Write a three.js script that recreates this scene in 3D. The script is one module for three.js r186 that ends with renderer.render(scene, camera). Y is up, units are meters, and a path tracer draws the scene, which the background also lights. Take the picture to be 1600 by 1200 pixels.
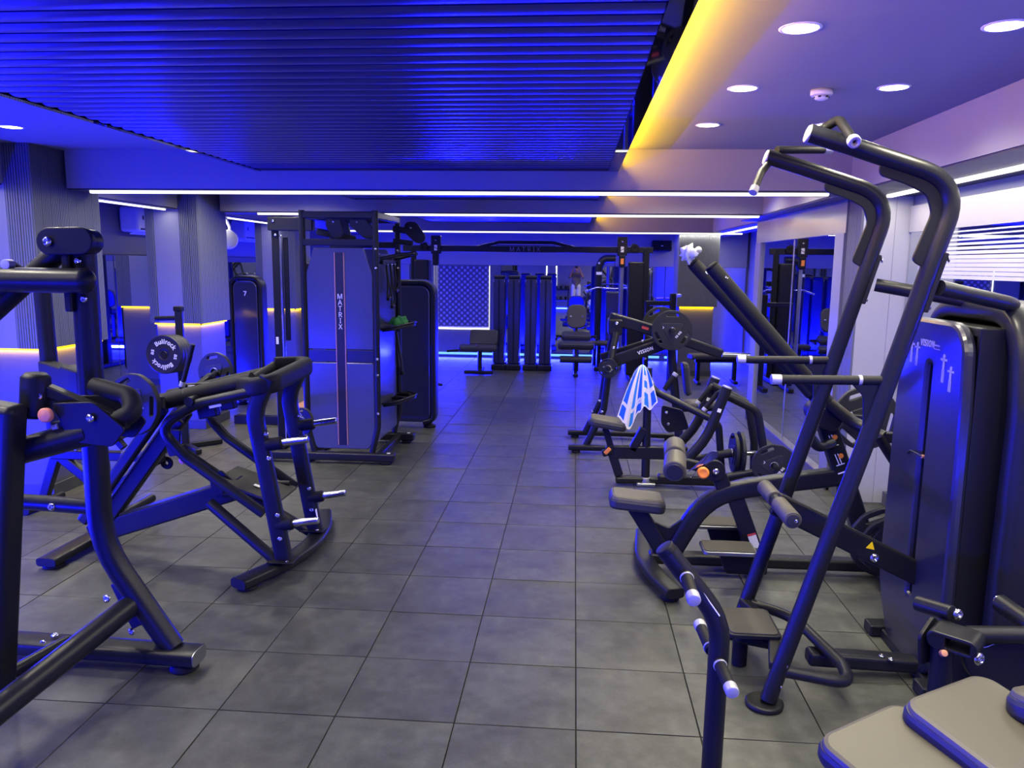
import * as THREE from 'three';
import { RoundedBoxGeometry } from 'three/addons/geometries/RoundedBoxGeometry.js';
import { mergeGeometries } from 'three/addons/utils/BufferGeometryUtils.js';
import { TextGeometry } from 'three/addons/geometries/TextGeometry.js';
import { FontLoader } from 'three/addons/loaders/FontLoader.js';
import { RectAreaLightUniformsLib } from 'three/addons/lights/RectAreaLightUniformsLib.js';
import { MarchingCubes } from 'three/addons/objects/MarchingCubes.js';

// ---------------------------------------------------------------- camera, exposure
const scene = new THREE.Scene();
scene.background = new THREE.Color(0x000000);
const camera = new THREE.PerspectiveCamera(2 * Math.atan(600 / 1222.2) * 180 / Math.PI, 4 / 3, 0.02, 80);
camera.position.set(0, 1.87, 0);
camera.rotation.order = 'YXZ';
camera.rotation.set(-0.1524, 0.0778, 0.01088);
const renderer = new THREE.WebGLRenderer({ antialias: true });
renderer.toneMapping = THREE.LinearToneMapping;
renderer.toneMappingExposure = 1.7;
renderer.shadowMap.enabled = true;
RectAreaLightUniformsLib.init();

// light levels (radiance of the strips, candela of the downlights)
const WARM = [1.0, 0.92, 0.68], COOL = [1.0, 0.95, 0.82], BLUE = [0.003, 0.004, 1.0], AMBER = [1.0, 0.55, 0.0];
const LV = { down: 5.0, white: 34, blue: 360, blueGlow: 1.5, amber: 40, cove: 60 };

// ---------------------------------------------------------------- helpers
let seed = 7;
const rnd = () => { seed = (seed * 16807) % 2147483647; return seed / 2147483647; };
const V = (x, y, z) => new THREE.Vector3(x, y, z);
const v3 = (p) => (p.isVector3 ? p.clone() : new THREE.Vector3(p[0], p[1], p[2]));
const taken = new Map();
function numbered(name) {
  const n = taken.get(name) ?? 0; taken.set(name, n + 1);
  return n ? `${name}_${String(n).padStart(3, '0')}` : name;
}
function tag(o, label, category, group, kind) {
  if (label) o.userData.label = label;
  if (category) o.userData.category = category;
  if (group) o.userData.group = group;
  if (kind) o.userData.kind = kind;
  return o;
}
function thing(name, label, category, at = [0, 0, 0], group, kind) {
  const g = new THREE.Group(); g.name = numbered(name); g.position.set(...at); scene.add(g);
  return tag(g, label, category, group, kind);
}
function worldOf(o) { const p = V(0, 0, 0); for (let q = o; q && q !== scene; q = q.parent) p.add(q.position); return p; }
// geometry is written in world coordinates; part() moves it into its parent's frame
function part(name, geos, m, parent, label) {
  let list = Array.isArray(geos) ? geos : [geos];
  let g;
  if (list.length === 1) g = list[0];
  else g = mergeGeometries(list.map((x) => { const y = x.index ? x.toNonIndexed() : x; for (const k of Object.keys(y.attributes)) if (!['position', 'normal', 'uv'].includes(k)) y.deleteAttribute(k); return y; }), false);
  const mesh = new THREE.Mesh(g, m); mesh.name = name; mesh.castShadow = mesh.receiveShadow = true;
  if (parent) { const w = worldOf(parent); g.translate(-w.x, -w.y, -w.z); parent.add(mesh); }
  else { mesh.name = numbered(name); scene.add(mesh); }
  if (label) mesh.userData.label = label;
  return mesh;
}
function copyThing(src, label, offset = [0, 0, 0], rotY = 0) {
  const c = src.clone(); c.name = numbered(src.name.replace(/_\d{3}$/, '')); c.userData = { ...src.userData, label };
  c.position.set(src.position.x + offset[0], src.position.y + offset[1], src.position.z + offset[2]);
  c.rotation.y += rotY; scene.add(c); return c;
}
function mat(color, roughness = 0.5, metalness = 0, extra = {}) {
  const m = new THREE.MeshPhysicalMaterial({ roughness, metalness, ...extra });
  m.color.set(color); return m;
}
const glow = (rgb, k, name) => { const m = new THREE.MeshStandardMaterial({ color: 0x111111, roughness: 0.6 }); m.emissive.setRGB(rgb[0], rgb[1], rgb[2]); m.emissiveIntensity = k; m.name = name; return m; };

// ----- geometry
function box(w, h, d, c, r = 0.004, rot) {
  const g = r > 0 ? new RoundedBoxGeometry(w, h, d, 2, Math.min(r, w / 2.01, h / 2.01, d / 2.01)) : new THREE.BoxGeometry(w, h, d);
  if (rot) { const e = new THREE.Euler(rot[0], rot[1], rot[2], rot[3] || 'XYZ'); g.applyMatrix4(new THREE.Matrix4().makeRotationFromEuler(e)); }
  g.translate(c[0], c[1], c[2]); return g;
}
// axis-aligned box from min / max
const slab = (x0, x1, y0, y1, z0, z1, r = 0) => box(Math.abs(x1 - x0), Math.abs(y1 - y0), Math.abs(z1 - z0), [(x0 + x1) / 2, (y0 + y1) / 2, (z0 + z1) / 2], r);
// frame with X along dir, Y near up
function basis(dir, up = [0, 1, 0]) {
  const x = v3(dir).normalize(); let u = v3(up); if (Math.abs(x.dot(u.clone().normalize())) > 0.98) u = V(0.3, 0, 1);
  const z = new THREE.Vector3().crossVectors(x, u).normalize(); const y = new THREE.Vector3().crossVectors(z, x).normalize();
  return new THREE.Matrix4().makeBasis(x, y, z);
}
// bar of rectangular section from a to b
function bar(a, b, w, h, r = 0.008, up = [0, 1, 0], over = 0) {
  const A = v3(a), B = v3(b), d = B.clone().sub(A), L = d.length() + over * 2;
  const g = new RoundedBoxGeometry(L, h, w, 2, Math.min(r, w / 2.01, h / 2.01));
  g.applyMatrix4(basis(d, up)); g.translate((A.x + B.x) / 2, (A.y + B.y) / 2, (A.z + B.z) / 2); return g;
}
function cyl(a, b, r, r2 = r, seg = 20, chamfer = 0.1) {
  const A = v3(a), B = v3(b), d = B.clone().sub(A), L = d.length(), c = Math.min(chamfer * Math.min(r, r2), L * 0.3);
  const g = new THREE.LatheGeometry([[0, 0], [r - c, 0], [r, c], [r2, L - c], [r2 - c, L], [0, L]].map((p) => new THREE.Vector2(p[0], p[1])), seg);
  const q = new THREE.Quaternion().setFromUnitVectors(V(0, 1, 0), d.normalize());
  g.applyQuaternion(q); g.translate(A.x, A.y, A.z); return g;
}
// lathe profile [[r, t], ...] along the axis from a towards dir
function turned(a, dir, profile, seg = 24) {
  const g = new THREE.LatheGeometry(profile.map((p) => new THREE.Vector2(p[0], p[1])), seg);
  g.applyQuaternion(new THREE.Quaternion().setFromUnitVectors(V(0, 1, 0), v3(dir).normalize())); const A = v3(a); g.translate(A.x, A.y, A.z); return g;
}
// polyline with rounded corners
function fillet(pts, rad) {
  const P = pts.map(v3), out = [P[0]];
  for (let i = 1; i < P.length - 1; i++) {
    const a = P[i - 1].clone().sub(P[i]), b = P[i + 1].clone().sub(P[i]);
    const R = Array.isArray(rad) ? rad[i - 1] : rad, ang = a.angleTo(b);
    if (ang > 3.1 || R <= 0) { out.push(P[i]); continue; }
    const t = Math.min(R / Math.tan(ang / 2), a.length() * 0.49, b.length() * 0.49);
    const s = P[i].clone().add(a.normalize().multiplyScalar(t)), e = P[i].clone().add(b.normalize().multiplyScalar(t));
    const n = Math.max(3, Math.ceil((Math.PI - ang) / 0.16));
    for (let k = 0; k <= n; k++) { const u = k / n; out.push(s.clone().multiplyScalar((1 - u) * (1 - u)).add(P[i].clone().multiplyScalar(2 * u * (1 - u))).add(e.clone().multiplyScalar(u * u))); }
  }
  out.push(P[P.length - 1]); return out;
}
// sweep of a section: rx by ry ellipse / rounded box (sq 0 round .. 1 boxy); 'up' keeps ry near that direction
function sweep(path, rx, ry = rx, { sq = 0, seg = 16, up = null, closed = false, caps = true } = {}) {
  const P = path, n = P.length, pos = [], nor = [], idx = [], uv = [];
  const T = P.map((p, i) => { const a = closed ? P[(i + n - 1) % n] : P[Math.max(0, i - 1)], b = closed ? P[(i + 1) % n] : P[Math.min(n - 1, i + 1)]; return b.clone().sub(a).normalize(); });
  let N = up ? v3(up) : (Math.abs(T[0].y) < 0.9 ? V(0, 1, 0) : V(1, 0, 0));
  N.sub(T[0].clone().multiplyScalar(N.dot(T[0]))).normalize();
  const frames = [];
  for (let i = 0; i < n; i++) {
    if (up) N = v3(up);
    N = N.clone().sub(T[i].clone().multiplyScalar(N.dot(T[i]))).normalize();
    frames.push([N, new THREE.Vector3().crossVectors(T[i], N)]);
  }
  const ring = [];
  for (let k = 0; k < seg; k++) {
    const a = (k + 0.5) / seg * Math.PI * 2, c = Math.cos(a), s = Math.sin(a);
    const e = 1 / (1 + sq * 3), px = Math.sign(c) * Math.pow(Math.abs(c), e), py = Math.sign(s) * Math.pow(Math.abs(s), e);
    const nx = Math.sign(c) * Math.pow(Math.abs(c), 2 - e) / rx, ny = Math.sign(s) * Math.pow(Math.abs(s), 2 - e) / ry, l = Math.hypot(nx, ny);
    ring.push([px * rx, py * ry, nx / l, ny / l]);
  }
  let len = 0;
  const rows = closed ? n + 1 : n;
  for (let j = 0; j < rows; j++) {
    const i = j % n; if (j) len += P[i].distanceTo(P[(i + n - 1) % n]);
    const [Y, X] = frames[i];
    for (let k = 0; k <= seg; k++) {
      const [a, b, na, nb] = ring[k % seg];
      pos.push(P[i].x + X.x * a + Y.x * b, P[i].y + X.y * a + Y.y * b, P[i].z + X.z * a + Y.z * b);
      nor.push(X.x * na + Y.x * nb, X.y * na + Y.y * nb, X.z * na + Y.z * nb); uv.push(len, k / seg * 0.2);
    }
  }
  const w = seg + 1;
  for (let j = 0; j < rows - 1; j++) for (let k = 0; k < seg; k++) { const a = j * w + k, b = a + 1, c = a + w, d = c + 1; idx.push(a, c, b, b, c, d); }
  if (caps && !closed) for (const e of [0, n - 1]) {
    const base = pos.length / 3, s = e ? 1 : -1, t = T[e].clone().multiplyScalar(s); const [Y, X] = frames[e];
    for (const [a, b] of ring) { pos.push(P[e].x + X.x * a + Y.x * b, P[e].y + X.y * a + Y.y * b, P[e].z + X.z * a + Y.z * b); nor.push(t.x, t.y, t.z); uv.push(a, b); }
    for (let k = 1; k < seg - 1; k++) e ? idx.push(base, base + k + 1, base + k) : idx.push(base, base + k, base + k + 1);
  }
  const g = new THREE.BufferGeometry();
  g.setAttribute('position', new THREE.Float32BufferAttribute(pos, 3)); g.setAttribute('normal', new THREE.Float32BufferAttribute(nor, 3)); g.setAttribute('uv', new THREE.Float32BufferAttribute(uv, 2)); g.setIndex(idx);
  return g;
}
const tube = (pts, r, rad = 0.08, opt = {}) => sweep(fillet(pts, rad), r, opt.ry || r, opt);
// flat outline (list of [u, v]) in the plane through 'at' with axes U, W; thickness along U x W
function extrude(outline, at, U, W, t, bevel = 0.002, holes = [], curveSeg = 8) {
  const s = outline instanceof THREE.Shape ? outline : new THREE.Shape(outline.map((p) => new THREE.Vector2(p[0], p[1])));
  for (const h of holes) s.holes.push(h instanceof THREE.Path ? h : new THREE.Path(h.map((p) => new THREE.Vector2(p[0], p[1]))));
  const g = new THREE.ExtrudeGeometry(s, { depth: Math.max(1e-4, t - 2 * bevel), bevelEnabled: bevel > 0, bevelThickness: bevel, bevelSize: bevel, bevelOffset: -bevel, bevelSegments: 2, curveSegments: curveSeg });
  g.translate(0, 0, -(t - 2 * bevel) / 2);
  const u = v3(U).normalize(), w = v3(W).normalize(), n = new THREE.Vector3().crossVectors(u, w).normalize();
  g.applyMatrix4(new THREE.Matrix4().makeBasis(u, w, n)); const A = v3(at); g.translate(A.x, A.y, A.z); return g;
}
function roundRect(w, h, r) {
  const s = new THREE.Shape(), x = -w / 2, y = -h / 2; r = Math.min(r, w / 2 - 1e-4, h / 2 - 1e-4);
  s.moveTo(x + r, y); s.lineTo(x + w - r, y); s.absarc(x + w - r, y + r, r, -Math.PI / 2, 0); s.lineTo(x + w, y + h - r); s.absarc(x + w - r, y + h - r, r, 0, Math.PI / 2);
  s.lineTo(x + r, y + h); s.absarc(x + r, y + h - r, r, Math.PI / 2, Math.PI); s.lineTo(x, y + r); s.absarc(x + r, y + r, r, Math.PI, Math.PI * 1.5); return s;
}
// outline through 2-d points with rounded corners
function roundPoly(pts, r, n = 5) {
  const out = [], N = pts.length;
  for (let i = 0; i < N; i++) {
    const p = pts[i], a = pts[(i + N - 1) % N], b = pts[(i + 1) % N];
    const la = Math.hypot(a[0] - p[0], a[1] - p[1]), lb = Math.hypot(b[0] - p[0], b[1] - p[1]), t = Math.min(r, la * 0.48, lb * 0.48);
    const s = [p[0] + (a[0] - p[0]) * t / la, p[1] + (a[1] - p[1]) * t / la], e = [p[0] + (b[0] - p[0]) * t / lb, p[1] + (b[1] - p[1]) * t / lb];
    for (let k = 0; k <= n; k++) { const u = k / n; out.push([s[0] * (1 - u) * (1 - u) + 2 * p[0] * u * (1 - u) + e[0] * u * u, s[1] * (1 - u) * (1 - u) + 2 * p[1] * u * (1 - u) + e[1] * u * u]); }
  }
  return out;
}
function uvBox(g, s = 1) {   // uv in metres by dominant face axis
  const p = g.attributes.position, n = g.attributes.normal, uv = new Float32Array(p.count * 2);
  for (let i = 0; i < p.count; i++) {
    const ax = Math.abs(n.getX(i)), ay = Math.abs(n.getY(i)), az = Math.abs(n.getZ(i));
    const [a, b] = ay >= ax && ay >= az ? [p.getX(i), p.getZ(i)] : ax >= az ? [p.getZ(i), p.getY(i)] : [p.getX(i), p.getY(i)];
    uv[2 * i] = a * s; uv[2 * i + 1] = b * s;
  }
  g.setAttribute('uv', new THREE.BufferAttribute(uv, 2)); return g;
}
// ----- procedural textures
function noiseGrid(n, cells, r) { const g = new Float32Array(cells * cells); for (let i = 0; i < g.length; i++) g[i] = r(); return (x, y) => { const fx = x / n * cells, fy = y / n * cells, x0 = Math.floor(fx), y0 = Math.floor(fy), u = fx - x0, v = fy - y0, su = u * u * (3 - 2 * u), sv = v * v * (3 - 2 * v), at = (a, b) => g[((b % cells + cells) % cells) * cells + ((a % cells + cells) % cells)]; return (at(x0, y0) * (1 - su) + at(x0 + 1, y0) * su) * (1 - sv) + (at(x0, y0 + 1) * (1 - su) + at(x0 + 1, y0 + 1) * su) * sv; }; }
function dataTex(n, fn, srgb = true, nx = n) {
  const d = new Uint8Array(nx * n * 4);
  for (let y = 0; y < n; y++) for (let x = 0; x < nx; x++) { const c = fn(x, y), i = (y * nx + x) * 4; d[i] = Math.max(0, Math.min(255, c[0])); d[i + 1] = Math.max(0, Math.min(255, c[1])); d[i + 2] = Math.max(0, Math.min(255, c[2])); d[i + 3] = 255; }
  const t = new THREE.DataTexture(d, nx, n); t.wrapS = t.wrapT = THREE.RepeatWrapping; t.magFilter = THREE.LinearFilter; t.minFilter = THREE.LinearMipmapLinearFilter; t.generateMipmaps = true;
  if (srgb) t.colorSpace = THREE.SRGBColorSpace; t.needsUpdate = true; return t;
}
const fontBold = await new FontLoader().loadAsync('fonts/droid/droid_sans_bold.typeface.json');
const fontReg = await new FontLoader().loadAsync('fonts/droid/droid_sans_regular.typeface.json');
// flat lettering: text centred at 'at', along U, upright W, standing t proud
function letters(txt, size, at, U, W, t = 0.001, font = fontBold, spacing = 0) {
  const gs = []; let x = 0;
  for (const ch of txt) {
    if (ch === ' ') { x += size * 0.4; continue; }
    const g = new TextGeometry(ch, { font, size, depth: t, curveSegments: 3, bevelEnabled: false }); g.computeBoundingBox();
    const adv = font.data.glyphs[ch] ? font.data.glyphs[ch].ha * size / font.data.resolution : size * 0.7;
    g.translate(x, 0, 0); x += adv + spacing; gs.push(g);
  }
  const g = gs.length > 1 ? mergeGeometries(gs.map((q) => (q.index ? q.toNonIndexed() : q))) : gs[0];
  g.translate(-(x - spacing) / 2, -size / 2, 0);
  const u = v3(U).normalize(), w = v3(W).normalize(), n = new THREE.Vector3().crossVectors(u, w).normalize();
  g.applyMatrix4(new THREE.Matrix4().makeBasis(u, w, n)); const A = v3(at); g.translate(A.x, A.y, A.z); return g;
}
// light strip: a glowing bar from a to b, shining along n, with an area light of its size in front
function strip(name, label, group, a, b, n, w, rgb, look, power, thick = 0.006, matName = 'white led') {
  const A = v3(a), B = v3(b), N = v3(n).normalize(), X = B.clone().sub(A), L = X.length(); X.normalize();
  const Y = new THREE.Vector3().crossVectors(N, X).normalize();
  const g = new RoundedBoxGeometry(L, w, thick, 1, thick * 0.3);
  g.applyMatrix4(new THREE.Matrix4().makeBasis(X, Y, new THREE.Vector3().crossVectors(X, Y)));
  const C = A.clone().add(B).multiplyScalar(0.5); 
  const mesh = new THREE.Mesh(g, glowCache(matName === 'blue led' ? [0.1, 0.28, 1.0] : matName === 'white led' ? [1.0, 0.98, 0.95] : rgb, look, matName)); mesh.name = numbered(name); mesh.position.copy(C); scene.add(mesh);
  tag(mesh, label, 'light strip', group);
  const l = new THREE.RectAreaLight(0xffffff, power, L, w); l.color.setRGB(rgb[0], rgb[1], rgb[2]);
  const Z = N.clone().negate(); l.matrixAutoUpdate = true;
  l.quaternion.setFromRotationMatrix(new THREE.Matrix4().makeBasis(X, new THREE.Vector3().crossVectors(Z, X), Z));
  l.position.copy(C).addScaledVector(N, thick * 0.5 + 0.004); scene.add(l);
  return mesh;
}
const glows = new Map();
function glowCache(rgb, k, name) { const key = rgb.join() + k; if (!glows.has(key)) glows.set(key, glow(rgb, k, name)); return glows.get(key); }

// ---------------------------------------------------------------- surfaces
const nA = noiseGrid(512, 6, rnd), nB = noiseGrid(512, 18, rnd), nC = noiseGrid(512, 60, rnd), nD = noiseGrid(512, 256, rnd);
const rubberTex = dataTex(512, (x, y) => { const k = 56 + (nA(x, y) - 0.5) * 22 + (nB(x, y) - 0.5) * 14 + (nC(x, y) - 0.5) * 6 + (rnd() - 0.5) * 14 + (nD(x, y) > 0.9 ? 8 : 0); return [k, k * 1.03, k * 0.98]; });
const rubberBump = dataTex(256, () => { const k = 110 + rnd() * 110; return [k, k, k]; }, false);
rubberBump.repeat.set(3, 3);
const M = {};
M.tiles = [0.94, 1, 1.05, 1.1].map((k) => { const m = new THREE.MeshStandardMaterial({ roughness: 0.5, map: rubberTex, bumpMap: rubberBump, bumpScale: 0.0006 }); m.color.setRGB(k, k, k * 1.0); m.name = 'grey rubber'; return m; });
M.seam = mat(0x0b0b0c, 0.9);
M.ceil = mat(0x88888a, 0.85); M.beam = mat(0x8c8a8a, 0.6); M.panel = mat(0x707078, 0.5); M.fluted = mat(0x55585c, 0.55); M.fascia = mat(0x747476, 0.28); M.pier = mat(0x9c9c9a, 0.5);
M.plinth = mat(0x4b4b54, 0.5); M.base = mat(0x3a3b40, 0.5);
M.mirror = mat(0xd4dade, 0.015, 1); M.dark = mat(0x08080a, 0.5);
M.slat = mat(0x4848ac, 0.28, 0.9);  // slats taken as black; reflected blue of the strips is put into this colour
M.blackMirror = mat(0x2a2a32, 0.03, 1);
M.white = mat(0xdedede, 0.5);
M.alu = mat(0x9a9aa2, 0.35, 0.8);

// ---------------------------------------------------------------- floor: rubber tiles of half a metre
const floor = thing('floor', 'grey speckled rubber tile gym floor with dark joints', 'floor', [0, 0, 0], null, 'structure');
part('sub_floor', slab(-5.6, 3.6, -0.12, -0.006, -15.9, 1.6), M.seam, floor);
{
  const x0 = 0.046, z0 = -5.944, S = 0.5, gap = 0.005, proto = [0, 1, 2, 3].map((k) => { const g = new RoundedBoxGeometry(S - gap, 0.014, S - gap, 1, 0.002); uvBox(g, 1.35); const uv = g.attributes.uv; for (let i = 0; i < uv.count; i++) uv.setXY(i, uv.getX(i) + k * 0.23, uv.getY(i) + k * 0.37); return g; });
  const rest = [];
  for (let i = -11; i <= 6; i++) for (let j = -20; j <= 14; j++) {
    const cx = x0 + (i + 0.5) * S, cz = z0 + (j + 0.5) * S, v = Math.floor(rnd() * 4), t = Math.floor(rnd() * 4), turn = Math.floor(rnd() * 4) * Math.PI / 2, dy = -0.0068 - rnd() * 0.0012;
    if (cx < -5.45 || cz > 1.35 || cz < -15.7) continue;
    const near = cz < -1.9 && cz > -10.3 && cx < 2.6 && cx > -0.72 * -cz - 0.4 && (cx < 0.62 * -cz + 0.3);
    if (near) { const m = new THREE.Mesh(proto[v], M.tiles[t]); m.name = 'tile'; m.position.set(cx, dy, cz); m.rotation.y = turn; m.receiveShadow = m.castShadow = true; floor.add(m); }
    else { const g = proto[v].clone(); g.rotateY(turn); g.translate(cx, dy, cz); rest.push(g); }
  }
  const far = part('far_tiles', rest, M.tiles[1], floor); far.userData.kind = 'stuff';
}

// ---------------------------------------------------------------- ceiling, beams, dropped slatted islands
const CE = 2.715, ISL = 2.56, BB = 2.41;
tag(part('ceiling', slab(-5.6, 3.6, CE, CE + 0.15, -15.9, 1.6), M.ceil), 'smooth white painted ceiling', 'ceiling', null, 'structure');
function beam(z0, z1, x0, x1, label, y = BB) { const b = thing('ceiling_beam', label, 'beam', [(x0 + x1) / 2, y, (z0 + z1) / 2], 'ceiling beams', 'structure'); part('casing', slab(x0, x1, y + 0.012, CE, z0, z1), M.beam, b); part('shadow_gap', slab(x0, x1, y, y + 0.011, z0 + 0.015, z1 - 0.015), M.base, b); return b; }
const BZ = [[-6.42, -6.02], [-9.1, -8.72], [-13.75, -13.35]];
beam(BZ[0][0], BZ[0][1], -4.0, 1.985, 'white ceiling beam running across, end of the big slatted ceiling panel');
beam(BZ[1][0], BZ[1][1], -4.0, 1.985, 'white ceiling beam running across above the tall cable tower');
beam(BZ[2][0], BZ[2][1], -4.1, 2.8, 'white ceiling beam running across in front of the far wall');
beam(1.0, 1.3, -4.0, 1.985, 'white ceiling beam behind the photographer');
// beams along the room
function longBeam(x0, x1, z0, z1, label) { const b = thing('ceiling_beam', label, 'beam', [(x0 + x1) / 2, BB, (z0 + z1) / 2], 'ceiling beams', 'structure'); part('casing', slab(x0, x1, BB + 0.012, CE, z0, z1), M.beam, b); part('shadow_gap', slab(x0 + 0.01, x1 - 0.01, BB, BB + 0.011, z0, z1), M.base, b); return b; }
longBeam(-4.56, -4.26, -5.66, 1.3, 'ceiling beam running along the room up to the nearest fluted pillar');
longBeam(-4.56, -4.26, -8.26, -6.5, 'ceiling beam running along the room between the two nearer fluted pillars');
longBeam(-4.56, -4.26, -11.2, -8.95, 'ceiling beam running along the room behind the middle fluted pillar');
longBeam(-4.56, -4.26, -15.6, -11.85, 'ceiling beam running along the room to the far wall');
longBeam(1.985, 2.6, -9.9, 1.3, 'ceiling beam with a dark grooved underside over the striped mirror');
longBeam(2.25, 2.8, -15.6, -9.9, 'ceiling beam running along the far mirror corner');
// white light strips under the beams
const LS = 'white light strips under the ceiling beams';
const under = BB - 0.006;
strip('led_strip', 'long white light strip across the room under the nearest ceiling beam', LS, [-3.86, under, -6.1], [1.86, under, -6.1], [0, -1, 0], 0.03, COOL, 1.6, LV.white, 0.03);
strip('led_strip', 'white light strip across the room under the second ceiling beam', LS, [-3.6, under, -8.8], [1.97, under, -8.8], [0, -1, 0], 0.03, COOL, 1.6, LV.white, 0.03);
strip('led_strip', 'white light strip across the room under the farthest ceiling beam', LS, [-4.0, under, -13.43], [2.75, under, -13.43], [0, -1, 0], 0.03, COOL, 1.6, LV.white, 0.03);
strip('led_strip', 'white light strip running away between the two nearer fluted pillars', LS, [-4.37, under, -6.55], [-4.37, under, -8.2], [0, -1, 0], 0.025, COOL, 1.6, LV.white, 0.02);
strip('led_strip', 'white light strip ending above the nearest fluted pillar panel', LS, [-4.37, under, 1.0], [-4.37, under, -5.55], [0, -1, 0], 0.025, COOL, 1.6, LV.white, 0.02);
strip('led_strip', 'white light strip running away behind the middle fluted pillar', LS, [-4.37, under, -9.0], [-4.37, under, -11.1], [0, -1, 0], 0.025, COOL, 1.6, LV.white, 0.02);
strip('led_strip', 'bright white light strip along the beam above the striped mirror', LS, [2.33, under, 0.9], [2.33, under, -6.2], [0, -1, 0], 0.045, COOL, 1.6, LV.white * 1.0, 0.03);
strip('led_strip', 'white light strip running to the far mirror corner', LS, [2.45, under, -9.95], [2.45, under, -15.5], [0, -1, 0], 0.03, COOL, 1.6, LV.white, 0.03);

// dropped islands with slats
function island(z0, z1, x0, x1, label, fine) {
  const t = thing('ceiling_panel', label, 'ceiling panel', [(x0 + x1) / 2, ISL, (z0 + z1) / 2], 'dropped ceiling panels', 'structure');
  const e = 0.075;
  part('backing', slab(x0, x1, ISL + 0.02, ISL + 0.045, z0, z1), M.dark, t);
  part('border', slab(x1 - e, x1, ISL - 0.006, ISL + 0.019, z0, z1), M.blackMirror, t, 'black mirror border strip');
  part('border', slab(x0, x0 + 0.04, ISL - 0.006, ISL + 0.019, z0, z1), M.blackMirror, t, 'narrow black mirror border strip');
  part('border', slab(x0 + 0.041, x1 - e - 0.001, ISL - 0.002, ISL + 0.019, z0, z0 + 0.12), M.dark, t);
  const P = 0.1045, n = Math.floor((z1 - z0 - 0.125) / P), fw = fine ? 0.092 : 0.092;
  const prof = []; // convex rib section, two shallow flutes per slat
  for (let k = 0; k <= 10; k++) { const u = k / 10; prof.push([-fw / 2 + fw * u, -0.006 - 0.0075 * (1 - Math.pow(2 * u - 1, 2))]); }
  const L = x1 - e - x0 - 0.046, gp = [], gn = [], gi = [], N = prof.length;
  for (const sx of [-L / 2, L / 2]) prof.forEach(([zz, yy]) => { gp.push(sx, yy, zz); const k = Math.hypot(0.0075 * 8 * zz / fw / fw, 1); gn.push(0, -1 / k, 0.0075 * 8 * zz / fw / fw / k); });
  for (let k = 0; k < N - 1; k++) gi.push(k, N + k, k + 1, k + 1, N + k, N + k + 1);
  const side = (zz, nz) => { const q = gp.length / 3; for (const [sx, yy] of [[-L / 2, -0.006], [L / 2, -0.006], [L / 2, 0.009], [-L / 2, 0.009]]) { gp.push(sx, yy, zz); gn.push(0, 0, nz); } nz > 0 ? gi.push(q, q + 1, q + 2, q, q + 2, q + 3) : gi.push(q, q + 2, q + 1, q, q + 3, q + 2); };
  side(fw / 2, 1); side(-fw / 2, -1);
  const g0 = new THREE.BufferGeometry(); g0.setAttribute('position', new THREE.Float32BufferAttribute(gp, 3)); g0.setAttribute('normal', new THREE.Float32BufferAttribute(gn, 3)); g0.setAttribute('uv', new THREE.Float32BufferAttribute(new Float32Array(gp.length / 3 * 2), 2)); g0.setIndex(gi);
  const all = [];
  for (let k = 0; k < n; k++) {
    const z = z0 + 0.125 + (k + 0.5) * P, cx = (x0 + 0.043 + x1 - e) / 2;
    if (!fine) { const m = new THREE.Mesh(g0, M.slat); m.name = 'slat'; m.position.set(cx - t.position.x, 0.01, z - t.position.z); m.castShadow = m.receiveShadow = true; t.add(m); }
    else { const g = g0.clone(); g.translate(cx, ISL + 0.01, z); all.push(g); }
  }
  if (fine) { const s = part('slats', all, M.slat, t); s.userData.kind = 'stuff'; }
}
island(-6.02, 0.98, -2.46, 0.305, 'large dark slatted ceiling panel over the aisle, blue reflections put into its slat colour', false);
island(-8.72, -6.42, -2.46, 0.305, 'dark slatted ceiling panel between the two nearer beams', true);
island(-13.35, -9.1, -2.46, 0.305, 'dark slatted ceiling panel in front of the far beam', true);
// amber cove strips on the islands' edges
const CV = 'amber cove strips on the dropped ceiling panels';
strip('cove_strip', 'amber cove light strip along the big slatted ceiling panel', CV, [0.3, ISL + 0.062, -5.98], [0.3, ISL + 0.062, 0.9], [0.75, 0.5, 0], 0.03, AMBER, 2.2, LV.cove, 0.012, 'amber led');
strip('cove_strip', 'amber cove light strip in the bay behind the nearest beam', CV, [0.3, ISL + 0.062, -8.7], [0.3, ISL + 0.062, -6.46], [0.75, 0.5, 0], 0.03, AMBER, 2.2, LV.cove, 0.012, 'amber led');
strip('cove_strip', 'amber cove light strip in the bay before the far beam', CV, [0.3, ISL + 0.062, -13.3], [0.3, ISL + 0.062, -9.14], [0.75, 0.5, 0], 0.03, AMBER, 2.2, LV.cove, 0.012, 'amber led');

// recessed downlights
const discMat = glow([1, 0.95, 0.82], 6, 'downlight lamp glow');
function downlight(x, z, label) {
  const t = thing('downlight', label, 'downlight', [x, CE, z], 'recessed ceiling downlights');
  part('rim', turned([x, CE + 0.004, z], [0, -1, 0], [[0.062, 0], [0.075, 0], [0.075, 0.006], [0.066, 0.009], [0.062, 0.006], [0.062, 0]], 28), M.white, t);
  part('diffuser', turned([x, CE + 0.003, z], [0, -1, 0], [[0, 0.0], [0.0615, 0.0], [0.0615, 0.006], [0, 0.007]], 28), discMat, t);
  const l = new THREE.SpotLight(0xffffff, LV.down, 0, 1.35, 0.9, 2); l.color.setRGB(...WARM); l.position.set(x, CE - 0.012, z); l.target.position.set(x, 0, z); l.castShadow = true; l.shadow.radius = 2.5; scene.add(l, l.target);
}
const rows = [[-5.0, 'farthest row before the beam'], [-4.0, 'row beside the smoke detector'], [-3.03, 'nearest row in view'], [-2.0, 'row just out of view'], [-0.9, 'row above the photographer']];
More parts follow.
